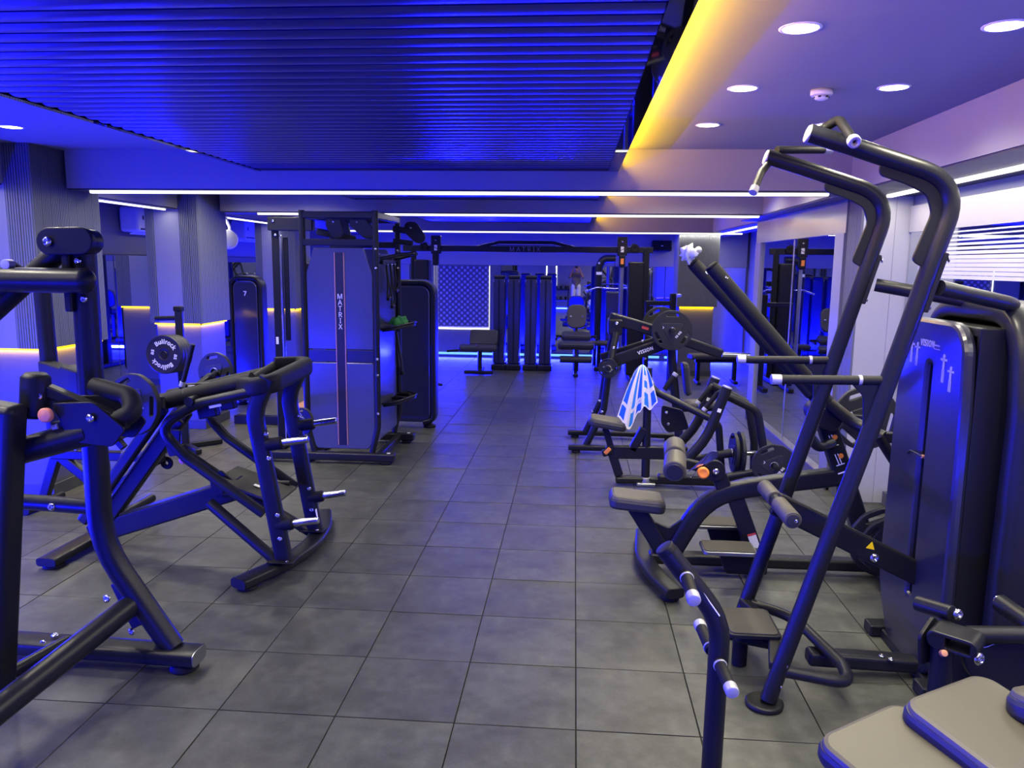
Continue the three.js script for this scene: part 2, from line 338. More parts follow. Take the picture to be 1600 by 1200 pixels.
for (const [z, w] of rows) { downlight(0.785, z, `round ceiling downlight beside the amber cove, ${w}`); downlight(1.485, z, `round ceiling downlight toward the striped mirror, ${w}`); }
for (const [z, w] of rows) { downlight(-3.67, z, `round ceiling downlight on the pillar side, ${w}`); downlight(-2.88, z, `round downlight beside the slatted panel, pillar side, ${w}`); }
for (const z of [-6.95, -8.1]) { for (const x of [0.95, 1.55, -2.95, -3.6]) downlight(x, z, `round downlight in the bay behind the nearest beam, ${z > -7.5 ? 'near' : 'far'} row, ${x > 1.2 ? 'mirror side' : x > 0 ? 'cove side' : x > -3.2 ? 'panel side' : 'pillar side'}`); }
for (const z of [-10.2, -12.2]) { for (const x of [1.1, -3.3]) downlight(x, z, `round ceiling downlight in the deep bay, ${z > -11 ? 'near' : 'far'} one, ${x > 0 ? 'mirror side' : 'pillar side'}`); }
// smoke detector
{
  const t = thing('smoke_detector', 'white round smoke detector between the ceiling downlights', 'smoke detector', [1.168, CE, -4.05]);
  part('base', turned([1.168, CE, -4.05], [0, -1, 0], [[0, 0], [0.052, 0], [0.052, 0.022], [0.047, 0.028], [0, 0.028]], 28), M.white, t);
  part('sensor', turned([1.168, CE - 0.028, -4.05], [0, -1, 0], [[0, 0], [0.036, 0], [0.03, 0.014], [0.018, 0.019], [0, 0.019]], 24), M.white, t);
  for (let k = 0; k < 6; k++) { const a = k * Math.PI / 3; part('vent', box(0.014, 0.007, 0.004, [1.168 + Math.cos(a) * 0.0345, CE - 0.035, -4.05 + Math.sin(a) * 0.0345], 0.001, [0, -a + Math.PI / 2, 0]), M.dark, t); }
}

// ---------------------------------------------------------------- walls
tag(part('wall_left', slab(-5.6, -5.42, 0, CE, -15.9, 1.6), M.panel), 'grey panelled wall behind the fluted pillars', 'wall', null, 'structure');
tag(part('wall_back', slab(-5.6, 3.6, 0, CE, -15.9, -15.64), M.panel), 'grey far wall above the mirrors', 'wall', null, 'structure');
tag(part('wall_front', slab(-5.6, 3.6, 0, CE, 1.35, 1.6), M.panel), 'grey wall behind the photographer', 'wall', null, 'structure');
tag(part('wall_right', [slab(2.56, 3.6, 0, CE, -6.3, 1.6), slab(2.2, 3.6, 0, CE, -9.75, -6.3), slab(3.35, 3.6, 0, CE, -15.9, -9.75)], M.panel), 'grey wall carrying the mirrors', 'wall', null, 'structure');

// left wall: mirror under a smooth upper panel
function mirrorPane(name, label, x0, x1, y0, y1, z0, z1) { const m = part(name, slab(x0, x1, y0, y1, z0, z1), M.mirror); return tag(m, label, 'mirror', 'wall mirrors'); }
for (const [z0, z1, l] of [[-6.4, -5.0, 'tall wall mirror beside the nearest fluted pillar'], [-8.9, -6.42, 'tall wall mirror between the nearer fluted pillars'], [-12.0, -8.92, 'tall wall mirror behind the middle fluted pillar'], [-15.5, -12.02, 'tall wall mirror at the far end of the pillar side'], [-4.98, 1.2, 'long wall mirror on the pillar side near the photographer']])
  mirrorPane('wall_mirror', l, -5.419, -5.41, 0.14, 1.92, z0, z1);
tag(part('trim_1', slab(-5.419, -5.4, 1.92, 1.935, -15.5, 1.2), M.base), 'dark line above the mirrors on the pillar side', 'trim', null, 'structure');
tag(part('baseboard_left', slab(-5.419, -5.395, 0.0, 0.14, -15.6, 1.3), M.plinth), 'grey plinth below the mirrors on the pillar side', 'baseboard', null, 'structure');

// fluted pillars with glowing pedestals
function flutedBoards(parent, face, a0, a1, plane, y0, y1, boards) {
  // boards of five ribs each on a face: face 'z' (facing the camera) or 'x'
  const w = (a1 - a0) / boards, gs = new Map();
  for (let b = 0; b < boards; b++) {
    const s = a0 + b * w, ribs = 5, rw = (w - 0.003) / ribs, list = [];
    const sec = [[0, 0]]; for (let r = 0; r < ribs; r++) sec.push([r * rw + 0.0005, 0.0], [r * rw + 0.003, 0.012], [(r + 1) * rw - 0.003, 0.012], [(r + 1) * rw - 0.0005, 0.0]); sec.push([w - 0.003, -0.01], [0, -0.01]);
    let g;
    if (face === 'z') g = extrude(sec.map(([p, q]) => [p, -q]), [s, (y0 + y1) / 2, plane], [1, 0, 0], [0, 0, -1], y1 - y0, 0);
    else if (face === 'x') g = extrude(sec, [plane, (y0 + y1) / 2, s], [0, 0, 1], [1, 0, 0], y1 - y0, 0);
    else g = extrude(sec, [plane, (y0 + y1) / 2, s], [0, 0, 1], [-1, 0, 0], y1 - y0, 0);
    part('fluted_board', g, M.fluted, parent);
  }
}
function pillar(x0, x1, z0, z1, label, inner, topY = CE, allFluted = false) {
  // x0 < x1, z1 the face towards the camera
  const t = thing('pillar', label, 'pillar', [(x0 + x1) / 2, 0, (z0 + z1) / 2], 'fluted pillars', 'structure');
  const P = 1.185, d = 0.05;
  part('pedestal', slab(x0 + d, x1 - d, 0.1, P - 0.02, z0 + d, z1 - d), M.plinth, t);
  part('base_board', slab(x0 + d - 0.012, x1 - d + 0.012, 0, 0.1, z0 + d - 0.012, z1 - d + 0.012, 0.003), M.base, t);
  part('core', slab(x0 + 0.012, x1 - 0.012, P, topY, z0 + 0.012, z1 - 0.012), M.panel, t);
  const i0 = inner > 0 ? x1 : x0, s = Math.sign(inner);
  const a = s > 0 ? [x1 - 0.21, x1 - 0.002] : [x0 + 0.002, x0 + 0.21], b = s > 0 ? [x0 + 0.002, x0 + 0.1] : [x1 - 0.1, x1 - 0.002];
  if (allFluted) flutedBoards(t, 'z', x0 + 0.002, x1 - 0.002, z1 - 0.012, P, topY, 6); else { flutedBoards(t, 'z', a[0], a[1], z1 - 0.012, P, topY, 2); flutedBoards(t, 'z', b[0], b[1], z1 - 0.012, P, topY, 1); }
  const m = s > 0 ? [b[1] + 0.003, a[0] - 0.003] : [a[1] + 0.003, b[0] - 0.003];
  if (!allFluted) part('smooth_panel', slab(m[0], m[1], P, topY, z1 - 0.014, z1 - 0.004, 0.002), M.panel, t);
  const nb = Math.max(2, Math.round((z1 - z0) / 0.1));
  flutedBoards(t, s > 0 ? 'x' : '-x', z0 + 0.002, z1 - 0.002, s > 0 ? x1 - 0.012 : x0 + 0.012, P, topY, nb);
  flutedBoards(t, s > 0 ? '-x' : 'x', z0 + 0.002, z1 - 0.002, s > 0 ? x0 + 0.012 : x1 - 0.012, P, topY, nb);
  return t;
}
const pillars = [[-4.64, -4.04, -6.5, -5.66, 'nearest'], [-4.64, -4.04, -8.95, -8.26, 'middle'], [-4.64, -4.04, -11.85, -11.2, 'far']];
const AS = 'amber strips under the pillar cladding';
for (const [x0, x1, z0, z1, w] of pillars) {
  pillar(x0, x1, z0, z1, `${w} dark fluted pillar with a grey pedestal lit amber`, 1);
  strip('pedestal_strip', `amber strip under the front cladding of the ${w} pillar`, AS, [x0 + 0.05, 1.178, z1 - 0.03], [x1 - 0.05, 1.178, z1 - 0.03], [0, -1, -0.6], 0.024, AMBER, 2.2, LV.amber, 0.008, 'amber led');
  strip('pedestal_strip', `amber strip under the aisle side cladding of the ${w} pillar`, AS, [x1 - 0.03, 1.178, z1 - 0.05], [x1 - 0.03, 1.178, z0 + 0.05], [-0.6, -1, 0], 0.024, AMBER, 2.2, LV.amber, 0.008, 'amber led');
  strip('pedestal_strip', `amber strip under the wall side cladding of the ${w} pillar`, AS, [x0 + 0.03, 1.178, z0 + 0.05], [x0 + 0.03, 1.178, z1 - 0.05], [0.6, -1, 0], 0.024, AMBER, 2.2, LV.amber, 0.008, 'amber led');
}
pillar(1.73, 2.4, -14.1, -13.46, 'dark fluted pillar with an amber lit pedestal by the far wall', -1, CE, true);
strip('pedestal_strip', 'amber strip under the cladding of the far wall pillar', AS, [1.78, 1.178, -13.49], [2.35, 1.178, -13.49], [0, -1, -0.6], 0.024, AMBER, 2.2, LV.amber, 0.008, 'amber led');

// right side: panelled pier, fascia, framed mirror, plinth
{
  const t = thing('wall_pier', 'grey panelled pier between the striped mirror and the framed mirror', 'wall', [2.36, 0, -6.4], null, 'structure');
  part('core', slab(2.19, 2.56, 0, BB, -6.6, -6.31), M.panel, t);
  flutedBoards(t, '-x', -6.6, -6.3, 2.192, 0.0, BB, 3);
  part('smooth_panel', slab(2.195, 2.43, 0.0, BB, -6.312, -6.298, 0.003), M.pier, t); part('smooth_panel', slab(2.433, 2.55, 0.0, BB, -6.312, -6.298, 0.003), M.pier, t);
  const f = thing('wall_fascia', 'glossy grey fascia board above the framed mirror', 'fascia', [2.18, 2.15, -8.2], null, 'structure');
  part('board', slab(2.165, 2.2, 2.145, BB, -9.75, -6.6), M.fascia, f); 
  const m = thing('framed_mirror', 'framed mirror between the panelled pier and the far corner', 'mirror', [2.18, 0.1, -8.2]);
  part('glass', slab(2.188, 2.198, 0.11, 2.145, -9.6, -6.72), M.mirror, m);
  part('frame', slab(2.16, 2.2, 0.0, 2.145, -6.84, -6.62, 0.004), M.panel, m); part('frame', slab(2.16, 2.2, 0.0, 2.145, -9.75, -9.5, 0.004), M.panel, m); part('joint_strip', slab(2.183, 2.189, 0.11, 2.145, -8.165, -8.15), M.alu, m);
  tag(part('baseboard_right', [slab(2.15, 2.2, 0, 0.1, -9.75, -6.62), slab(2.5, 2.56, 0, 0.1, -6.29, 1.3)], M.plinth), 'grey plinth under the framed mirror', 'baseboard', null, 'structure');
  tag(part('trim_2', slab(2.148, 2.2, 0.1, 0.108, -9.75, -6.62), M.alu), 'bright metal edge on the plinth under the framed mirror', 'trim', null, 'structure');
}
// striped mirror near the camera
{
  const t = thing('striped_mirror', 'tall wall mirror with frosted stripe film above and below', 'mirror', [2.54, 0.1, -3.2]);
  const film = mat(0xb9bccc, 0.6);
  for (const [z0, z1] of [[-6.29, -4.62], [-4.615, -2.9], [-2.895, -1.2], [-1.195, 1.25]]) part('glass', slab(2.545, 2.556, 0.1, 2.14, z0, z1), M.mirror, t);
  const stripes = [];
  for (let k = 0; k < 12; k++) { const y = 2.12 - k * 0.0268, h = 0.010 + 0.0135 * Math.min(1, Math.max(0, (k - 1) / 5)); part('frosted_stripe', slab(2.5435, 2.545, y - h, y, -6.1, 1.25), film, t); }
  for (let k = 0; k < 15; k++) { const y = 0.62 - k * 0.0268; part('frosted_stripe', slab(2.5435, 2.545, y - 0.021, y, -6.1, 1.25), film, t); }
  const p = thing('wall_pelmet', 'pale glossy pelmet board above the striped mirror', 'pelmet', [2.5, 2.14, -3], null, 'structure');
  part('board', slab(2.53, 2.6, 2.14, 2.335, -6.29, 1.3), mat(0x9c9a92, 0.25), p);
}

// far wall: mirrors, window with patterned blind, slatted dado
mirrorPane('wall_mirror', 'wide mirror on the far wall beside the patterned blind', -1.45, 1.75, 0.12, 1.84, -15.64, -15.6);
mirrorPane('wall_mirror', 'narrow mirror on the far wall behind the fluted pillar', 1.77, 3.3, 0.12, 1.84, -15.64, -15.6);
mirrorPane('wall_mirror', 'mirror on the far wall in the corner of the pillar side', -5.38, -3.3, 0.12, 1.84, -15.64, -15.6);
tag(part('trim_3', [slab(-3.28, -2.8, 0, 1.86, -15.64, -15.58), slab(-1.67, -1.46, 0, 1.86, -15.64, -15.58)], M.fluted), 'dark posts framing the window with the patterned blind', 'trim', null, 'structure');
tag(part('wall_beam', slab(-5.4, 3.3, 1.845, CE, -15.64, -15.56), M.beam), 'pale bulkhead above the far mirrors', 'bulkhead', null, 'structure');
{
  const n = 256, cv = document.createElement('canvas'); cv.width = 512; cv.height = 576; const c = cv.getContext('2d');
  c.fillStyle = '#45455c'; c.fillRect(0, 0, 512, 576);
  const sx = 512 / 9, sy = 576 / 11;
  for (let j = -1; j <= 23; j++) for (let i = -1; i <= 10; i++) {
    const x = (i + (j % 2 ? 0.5 : 0)) * sx, y = j * sy / 2;
    c.fillStyle = '#55556e'; c.beginPath(); for (let k = 0; k < 6; k++) { const a = k * Math.PI / 3 + Math.PI / 6; c.lineTo(x + Math.cos(a) * sy * 0.36, y + Math.sin(a) * sy * 0.36); } c.fill();
    c.fillStyle = '#8f8fa8'; c.beginPath(); for (let k = 0; k < 6; k++) { const a = k * Math.PI / 3 + Math.PI / 6; c.lineTo(x + Math.cos(a) * sy * 0.24, y + Math.sin(a) * sy * 0.24); } c.fill();
  }
  const tx = new THREE.CanvasTexture(cv); tx.colorSpace = THREE.SRGBColorSpace;
  const t = thing('window_1', 'window with a roller blind printed with small hexagons, light around its edge', 'window', [-2.23, 0.6, -15.6], null, 'structure');
  const g = new THREE.PlaneGeometry(1.1, 1.25); g.translate(-2.24, 1.225, -15.585);
  const bm = new THREE.MeshStandardMaterial({ map: tx, roughness: 0.8, side: THREE.DoubleSide });
  const blind = new THREE.BoxGeometry(1.08, 1.24, 0.004); blind.translate(-2.24, 1.225, -15.6); part('blind', blind, bm, t);
  part('head_rail', slab(-2.8, -1.68, 1.82, 1.86, -15.62, -15.57, 0.005), M.fluted, t);
  part('bottom_rail', slab(-2.78, -1.7, 0.6, 0.615, -15.61, -15.59, 0.003), M.white, t);
  part('dado_backing', slab(-2.8, -1.68, 0.1, 0.55, -15.64, -15.615), M.panel, t);
  const sl = []; for (let k = 0; k < 37; k++) sl.push(slab(-2.79 + k * 0.03, -2.79 + k * 0.03 + 0.02, 0.1, 0.55, -15.616, -15.6)); const s = part('dado_slats', sl, M.panel, t); s.userData.kind = 'stuff';
  strip('window_strip', 'white light strip below the patterned roller blind', 'strips around the patterned blind', [-2.78, 0.575, -15.58], [-1.68, 0.575, -15.58], [0, 0, 1], 0.03, COOL, 1.5, 1.5, 0.012);
  strip('window_strip', 'upright white light strip beside the patterned roller blind', 'strips around the patterned blind', [-1.685, 0.6, -15.585], [-1.685, 1.84, -15.585], [0, 0, 1], 0.012, COOL, 1.3, 1.2, 0.01);
}
tag(part('baseboard_back', slab(-5.4, 3.3, 0, 0.1, -15.64, -15.59), M.plinth), 'grey plinth along the far wall', 'baseboard', null, 'structure');

// blue strips at the foot of the walls
const BS = 'blue light strips at the foot of the walls';
function blue(label, a, b, n, k = 1) { strip('blue_strip', label, BS, a, b, n, 0.045, BLUE, LV.blueGlow, LV.blue * k, 0.012, 'blue led'); }
const BY = 0.075;
blue('blue light strip at the foot of the far wall below the patterned blind', [-3.4, BY, -15.565], [-1.6, BY, -15.565], [0, 0.1, 1], 4);
blue('blue light strip at the foot of the wide far mirror', [-1.5, BY, -15.565], [1.7, BY, -15.565], [0, 0.1, 1], 4);
blue('blue light strip at the foot of the far wall behind the fluted pillar', [1.8, BY, -15.565], [3.2, BY, -15.565], [0, 0.1, 1], 4);
blue('blue light strip at the foot of the mirror wall far behind the pillars', [-5.37, BY, -11.5], [-5.37, BY, -15.4], [1, 0.15, 0]);
blue('blue light strip at the foot of the mirror wall behind the middle pillar', [-5.37, BY, -8.6], [-5.37, BY, -11.3], [1, 0.15, 0]);
blue('blue light strip at the foot of the mirror wall behind the nearest pillar', [-5.37, BY, -5.4], [-5.37, BY, -8.4], [1, 0.15, 0]);
blue('blue light strip at the foot of the mirror wall near the photographer', [-5.37, BY, 1.1], [-5.37, BY, -5.2], [1, 0.15, 0], 2.0);
blue('blue light strip at the foot of the wall behind the photographer', [-5.0, BY, 1.3], [2.4, BY, 1.3], [0, 0.15, -1], 0.42);

// ---------------------------------------------------------------- gym materials and shared pieces
M.frame = mat(0x191a20, 0.36, 0, { specularIntensity: 0.5 }); M.frame.name = 'black powder coat';
M.frame2 = mat(0x141519, 0.44, 0, { specularIntensity: 0.5 }); M.rubber = mat(0x101014, 0.7, 0, { specularIntensity: 0.4 }); M.grip = mat(0x15151a, 0.6, 0, { specularIntensity: 0.4 });
M.vinyl = mat(0x46433b, 0.5); M.vinylSide = mat(0x24242a, 0.5);
M.chrome = mat(0xd0d2d6, 0.16, 1); M.steel = mat(0xa8aab0, 0.3, 1); M.capWhite = mat(0xa4a4aa, 0.4, 0.3);
M.iron = mat(0x1f2024, 0.5, 0, { specularIntensity: 0.5 }); M.ironEdge = mat(0x26272b, 0.45, 0, { specularIntensity: 0.5 });
M.orange = mat(0xe8862a, 0.45); M.pink = mat(0xd9876a, 0.5); M.letter = mat(0xe4e4e8, 0.6); M.copper = mat(0xc98f68, 0.35, 0.4);
M.yellow = mat(0xe6c400, 0.5); M.label = mat(0xd8d8dc, 0.6); M.red = mat(0xb83a32, 0.6); M.tread = mat(0x35332f, 0.8);
M.shroud = mat(0x40425c, 0.26, 0, { clearcoat: 0.5, clearcoatRoughness: 0.15 }); M.shroudDark = mat(0x1f2030, 0.34, 0, { clearcoat: 0.5, clearcoatRoughness: 0.15 });
M.smoke = mat(0x22232c, 0.3); M.cable = mat(0x0c0c0e, 0.6); M.plasticWhite = mat(0xd4d4d8, 0.45);
const boltGeo = turned([0, 0, 0], [0, 0, 1], [[0, 0], [0.5, 0], [0.5, 0.12], [0.85, 0.14], [1, 0.25], [0.95, 0.5], [0.6, 0.72], [0.42, 0.72], [0.4, 0.45], [0, 0.45]], 14);
function bolt(p, dir, r, parent) {
  const m = new THREE.Mesh(boltGeo, M.chrome); m.name = 'bolt'; const w = worldOf(parent);
  m.scale.setScalar(r); m.quaternion.setFromUnitVectors(V(0, 0, 1), v3(dir).normalize()); m.position.set(p[0] - w.x, p[1] - w.y, p[2] - w.z); m.castShadow = m.receiveShadow = true; parent.add(m); return m;
}
// padded cushion: a rounded slab, top shell of paler vinyl over a dark side; c centre, ax length axis, up normal
function pad(name, c, ax, up, L, W, T, parent, corner = 0.05, top = M.vinyl) {
  const x = v3(ax).normalize(), n = v3(up).normalize(); const z = new THREE.Vector3().crossVectors(x, n).normalize(); n.crossVectors(z, x).normalize();
  const b = part(name, [extrude(roundRect(L, W, corner), v3(c).addScaledVector(n, -T * 0.1), x, z.clone().negate(), T * 0.8, Math.min(0.018, T * 0.3), [], 6)], M.vinylSide, parent);
  part('cover', [extrude(roundRect(L - 0.012, W - 0.012, corner), v3(c).addScaledVector(n, T * 0.26), x, z.clone().negate(), T * 0.48, Math.min(0.02, T * 0.22), [], 6)], top, b);
  return b;
}
// grip weight plate with three slots and a steel bush
function slotShape(r0, r1, half, a) { // rounded trapezoid slot centred at angle a
  const pts = roundPoly([[-half, r0], [half, r0], [half * 0.86, r1], [-half * 0.86, r1]], (r1 - r0) * 0.48, 4);
  return pts.map(([x, y]) => [x * Math.cos(a) - y * Math.sin(a), x * Math.sin(a) + y * Math.cos(a)]);
}
function circle(r, n = 20) { return Array.from({ length: n }, (_, k) => [Math.cos(k / n * Math.PI * 2) * r, Math.sin(k / n * Math.PI * 2) * r]); }
const plateCache = new Map();
function gripPlate(label, c, axis, R, T = 0.032, spin = 0, marks = true, group = 'grip weight plates on the machines') {
  const t = thing('weight_plate', label, 'weight plate', c, group);
  const n = v3(axis).normalize(); const U = Math.abs(n.y) > 0.9 ? V(1, 0, 0) : new THREE.Vector3().crossVectors(V(0, 1, 0), n).normalize(); const W = new THREE.Vector3().crossVectors(n, U);
  const holes = [0, 1, 2].map((k) => slotShape(R * 0.68, R * 0.82, R * 0.33, spin + k * Math.PI * 2 / 3)); holes.push(circle(0.027));
  const q = R * 0.98, outline = roundPoly(Array.from({ length: 12 }, (_, k) => { const a = (k + 0.5) / 12 * Math.PI * 2 + spin; return [Math.cos(a) * q * 1.03, Math.sin(a) * q * 1.03]; }), R * 0.16, 3);
  part('disc', extrude(outline, c, U, W, T * 0.8, T * 0.12, holes, 6), M.iron, t);
  // raised middle web: rounded triangle
  const tri = roundPoly([0, 1, 2].map((k) => { const a = spin + Math.PI / 2 + Math.PI / 3 + k * Math.PI * 2 / 3; return [Math.cos(a) * R * 0.72, Math.sin(a) * R * 0.72]; }), R * 0.3, 5);
  part('web', extrude(tri, v3(c).addScaledVector(n, T * 0.32), U, W, T * 0.36, T * 0.1, [circle(0.028)], 5), M.ironEdge, t);
  part('bush', turned(v3(c).addScaledVector(n, -T * 0.5), n, [[0.026, 0], [0.034, 0], [0.034, T * 1.12], [0.026, T * 1.12], [0.026, 0]], 20), M.steel, t);
  if (marks) {
    part('lettering', letters('10 KG', R * 0.11, v3(c).addScaledVector(n, T * 0.505).addScaledVector(U, R * 0.3).addScaledVector(W, -R * 0.2), U.clone().applyAxisAngle(n, 0.9), W.clone().applyAxisAngle(n, 0.9), 0.0008), M.letter, t);
    part('arrow_mark', extrude([[-0.5, -1], [0.5, 0], [-0.5, 1], [-0.9, 1], [0, 0], [-0.9, -1]].map(([x, y]) => [x * R * 0.06, y * R * 0.06]), v3(c).addScaledVector(n, T * 0.51).addScaledVector(U, -R * 0.42).addScaledVector(W, R * 0.14), U, W, 0.001, 0), M.letter, t);
  }
  return t;
}
// loading horn: bare steel sleeve with a collar
function horn(a, b, r, parent, m = M.chrome) { const d = v3(b).sub(v3(a)); const h = part('weight_horn', cyl(a, b, r, r, 18, 0.25), m, parent, 'steel weight horn'); part('collar', cyl(a, v3(a).addScaledVector(d, 0.4), r * 1.75, r * 1.75, 18, 0.2), M.rubber, h); return h; }
// flattened base bar lying on the floor on two rubber feet
function footBar(pts, w, h, parent, capM = M.frame2, y = 0.03, feet = true, rad = 0.2) {
  const P = fillet(pts.map(([x, z]) => [x, y + h / 2, z]), rad);
  const b = part('foot_bar', sweep(P, w / 2, h / 2, { sq: 0.35, seg: 20, up: [0, 1, 0] }), M.frame, parent);
  for (const e of [0, P.length - 1]) { const d = P[e].clone().sub(P[e ? e - 1 : 1]).normalize(); part('end_cap', sweep([P[e].clone().addScaledVector(d, 0.0005), P[e].clone().addScaledVector(d, 0.006)], w / 2 * 0.96, h / 2 * 0.94, { sq: 0.35, seg: 20, up: [0, 1, 0] }), capM, b); }
  if (feet) for (const e of [0.06, 0.94]) { const p = P[Math.round(e * (P.length - 1))]; const q = P[e < 0.5 ? 0 : P.length - 1], d = P[e < 0.5 ? 1 : P.length - 2].clone().sub(q).normalize(); const c = q.clone().addScaledVector(d, 0.07); part('rubber_foot', cyl([c.x, 0, c.z], [c.x, y + 0.004, c.z], w * 0.5, w * 0.42, 18, 0.15), M.rubber, b); }
  return b;
}

// ---------------------------------------------------------------- pillar side, nearest: tall press machine cut by the frame
{
  const t = thing('shoulder_press_machine', 'tall black tube press machine nearest the camera on the pillar side', 'gym machine', [-2.1, 0, -3.2]);
  footBar([[-3.3, -3.31], [-1.69, -3.25]], 0.13, 0.075, t, M.steel, 0.032, true);
  const up = part('upright', tube([[-1.82, 0.095, -3.27], [-2.14, 0.58, -3.28], [-2.125, 2.0, -3.28]], 0.053, 0.55, { seg: 24 }), M.frame, t);
  part('base_tube', tube([[-2.0, 0.3, -3.24], [-2.1, 0.21, -2.55], [-2.27, 0.06, -1.4]], 0.052, 0.3, { seg: 22 }), M.frame, t);
  part('base_tube', tube([[-2.33, 0.1, -3.26], [-2.52, 0.1, -2.3], [-2.62, 0.06, -1.4]], 0.03, 0.3), M.frame, t);
  part('joint_plate', bar([-2.07, 0.4, -3.3], [-1.96, 0.2, -3.27], 0.02, 0.13, 0.004), M.frame2, t);
  bolt([-2.085, 0.345, -3.215], [-0.3, 0.2, 1], 0.019, t); bolt([-1.97, 0.2, -3.2], [-0.2, 0, 1], 0.017, t);
  bolt([-2.4, 0.115, -3.28], [0, 1, 0.3], 0.017, t); bolt([-2.43, 0.1, -3.24], [0, 0.3, 1], 0.015, t);
  const top = part('top_tube', [tube([[-3.4, 1.78, -3.18], [-2.07, 1.78, -3.185]], 0.053, 0, { seg: 24 }), turned([-2.07, 1.78, -3.185], [1, 0, 0], Array.from({ length: 8 }, (_, k) => [0.053 * Math.cos(k / 7 * Math.PI / 2), 0.048 * Math.sin(k / 7 * Math.PI / 2)]), 24)], M.frame, t);
  part('pivot_link', extrude(roundRect(0.25, 0.115, 0.057), [-2.147, 1.945, -3.2], [1, 0.02, 0], [0, 1, 0], 0.03, 0.006), M.frame2, t);
  part('pivot_drum', [cyl([-2.083, 1.945, -3.2], [-2.083, 1.945, -3.285], 0.054), cyl([-2.22, 1.945, -3.2], [-2.22, 1.945, -3.32], 0.04)], M.frame, t);
  bolt([-2.215, 1.942, -3.183], [0, 0, 1], 0.021, t);
  part('lever_arm', tube([[-2.17, 1.95, -3.27], [-2.75, 1.48, -3.27]], 0.046, 0), M.frame, t);
  for (const [x, y] of [[-2.115, 1.862], [-2.1, 1.702], [-2.06, 1.295]]) bolt([x, y, -3.222], [0.15, 0, 1], 0.016, t);
  part('joint_plate', box(0.035, 0.27, 0.09, [-2.165, 1.78, -3.25], 0.01), M.frame2, t);
  part('arm_column', tube([[-2.77, 1.86, -3.9], [-2.74, 0.95, -3.88]], 0.042, 0), M.frame, t);
  const lk = part('link_block', [bar([-2.78, 1.275, -3.9], [-2.12, 1.29, -3.3], 0.075, 0.13, 0.012), bar([-2.42, 1.282, -3.57], [-2.2, 1.287, -3.37], 0.1, 0.17, 0.015)], M.frame2, t);
  part('warning_mark', extrude([[-0.016, -0.012], [0.016, -0.012], [0, 0.016]], [-2.25, 1.272, -3.37], [0.74, 0, -0.67], [0, 1, 0], 0.002, 0), M.letter, lk);
  part('handle_cap', cyl([-2.4, 1.845, -3.2], [-2.4, 1.845, -3.16], 0.021), M.capWhite, t);
  part('grip', tube([[-2.4, 1.845, -3.2], [-2.44, 1.8, -3.35]], 0.018, 0), M.grip, t);
  part('cross_tube', tube([[-2.62, 0.72, -3.42], [-2.14, 0.735, -3.33]], 0.038, 0), M.frame, t); bolt([-2.41, 0.725, -3.345], [0, 0.1, 1], 0.018, t);
  // seat column with its adjuster
  part('seat_column', bar([-2.26, 1.3, -2.9], [-2.44, 0.03, -2.92], 0.12, 0.15, 0.03, [1, 0, 0]), M.frame, t);
  part('column_cap', cyl([-2.215, 1.22, -3.02], [-2.2, 1.405, -3.02], 0.062, 0.056, 24, 0.3), M.frame2, t);
  part('press_arm', tube([[-2.9, 1.04, -2.92], [-2.4, 1.045, -2.97], [-1.985, 1.165, -3.02]], 0.056, 0.7, { seg: 22 }), M.frame, t);
  part('bracket', extrude(roundPoly([[-0.15, 0.1], [-0.08, -0.06], [0.1, -0.075], [0.16, 0.0], [0.03, 0.11]], 0.02), [-1.96, 1.19, -2.975], [1, 0, 0], [0, 1, 0], 0.012, 0.003), M.frame2, t);
  part('bracket', extrude(roundPoly([[-0.15, 0.1], [-0.08, -0.06], [0.1, -0.075], [0.16, 0.0], [0.03, 0.11]], 0.02), [-1.94, 1.2, -3.1], [1, 0, 0], [0, 1, 0], 0.012, 0.003), M.frame2, t);
  part('adjuster_bar', bar([-2.2, 1.35, -3.03], [-1.82, 1.2, -3.03], 0.05, 0.05, 0.008), M.frame2, t);
  part('adjuster_bar', bar([-2.13, 1.19, -3.0], [-1.95, 1.215, -3.0], 0.03, 0.035, 0.008), M.frame2, t);
  part('roller_grip', tube([[-2.03, 1.335, -3.14], [-1.85, 1.305, -3.1], [-1.805, 1.245, -3.05], [-1.92, 1.185, -3.01]], 0.04, 0.07, { seg: 20 }), M.grip, t);
  part('knob', [turned([-2.115, 1.245, -2.955], [0, 0.1, 1], [[0, 0], [0.024, 0], [0.03, 0.006], [0.03, 0.02], [0.024, 0.028], [0, 0.03]], 24)], M.pink, t, 'salmon pink pull knob');
  part('knob_shaft', cyl([-2.085, 1.26, -3.0], [-2.06, 1.265, -3.0], 0.012), M.chrome, t); part('pin_end', cyl([-2.12, 1.183, -2.99], [-2.095, 1.192, -2.99], 0.014), M.capWhite, t);
  bolt([-1.94, 1.235, -2.965], [0, 0, 1], 0.018, t); bolt([-2.17, 1.315, -2.99], [0, 0.1, 1], 0.016, t);
  pad('back_pad', [-2.75, 1.3, -2.95], [0, 1, 0.1], [0.9, 0, -0.3], 0.6, 0.3, 0.07, t);
}

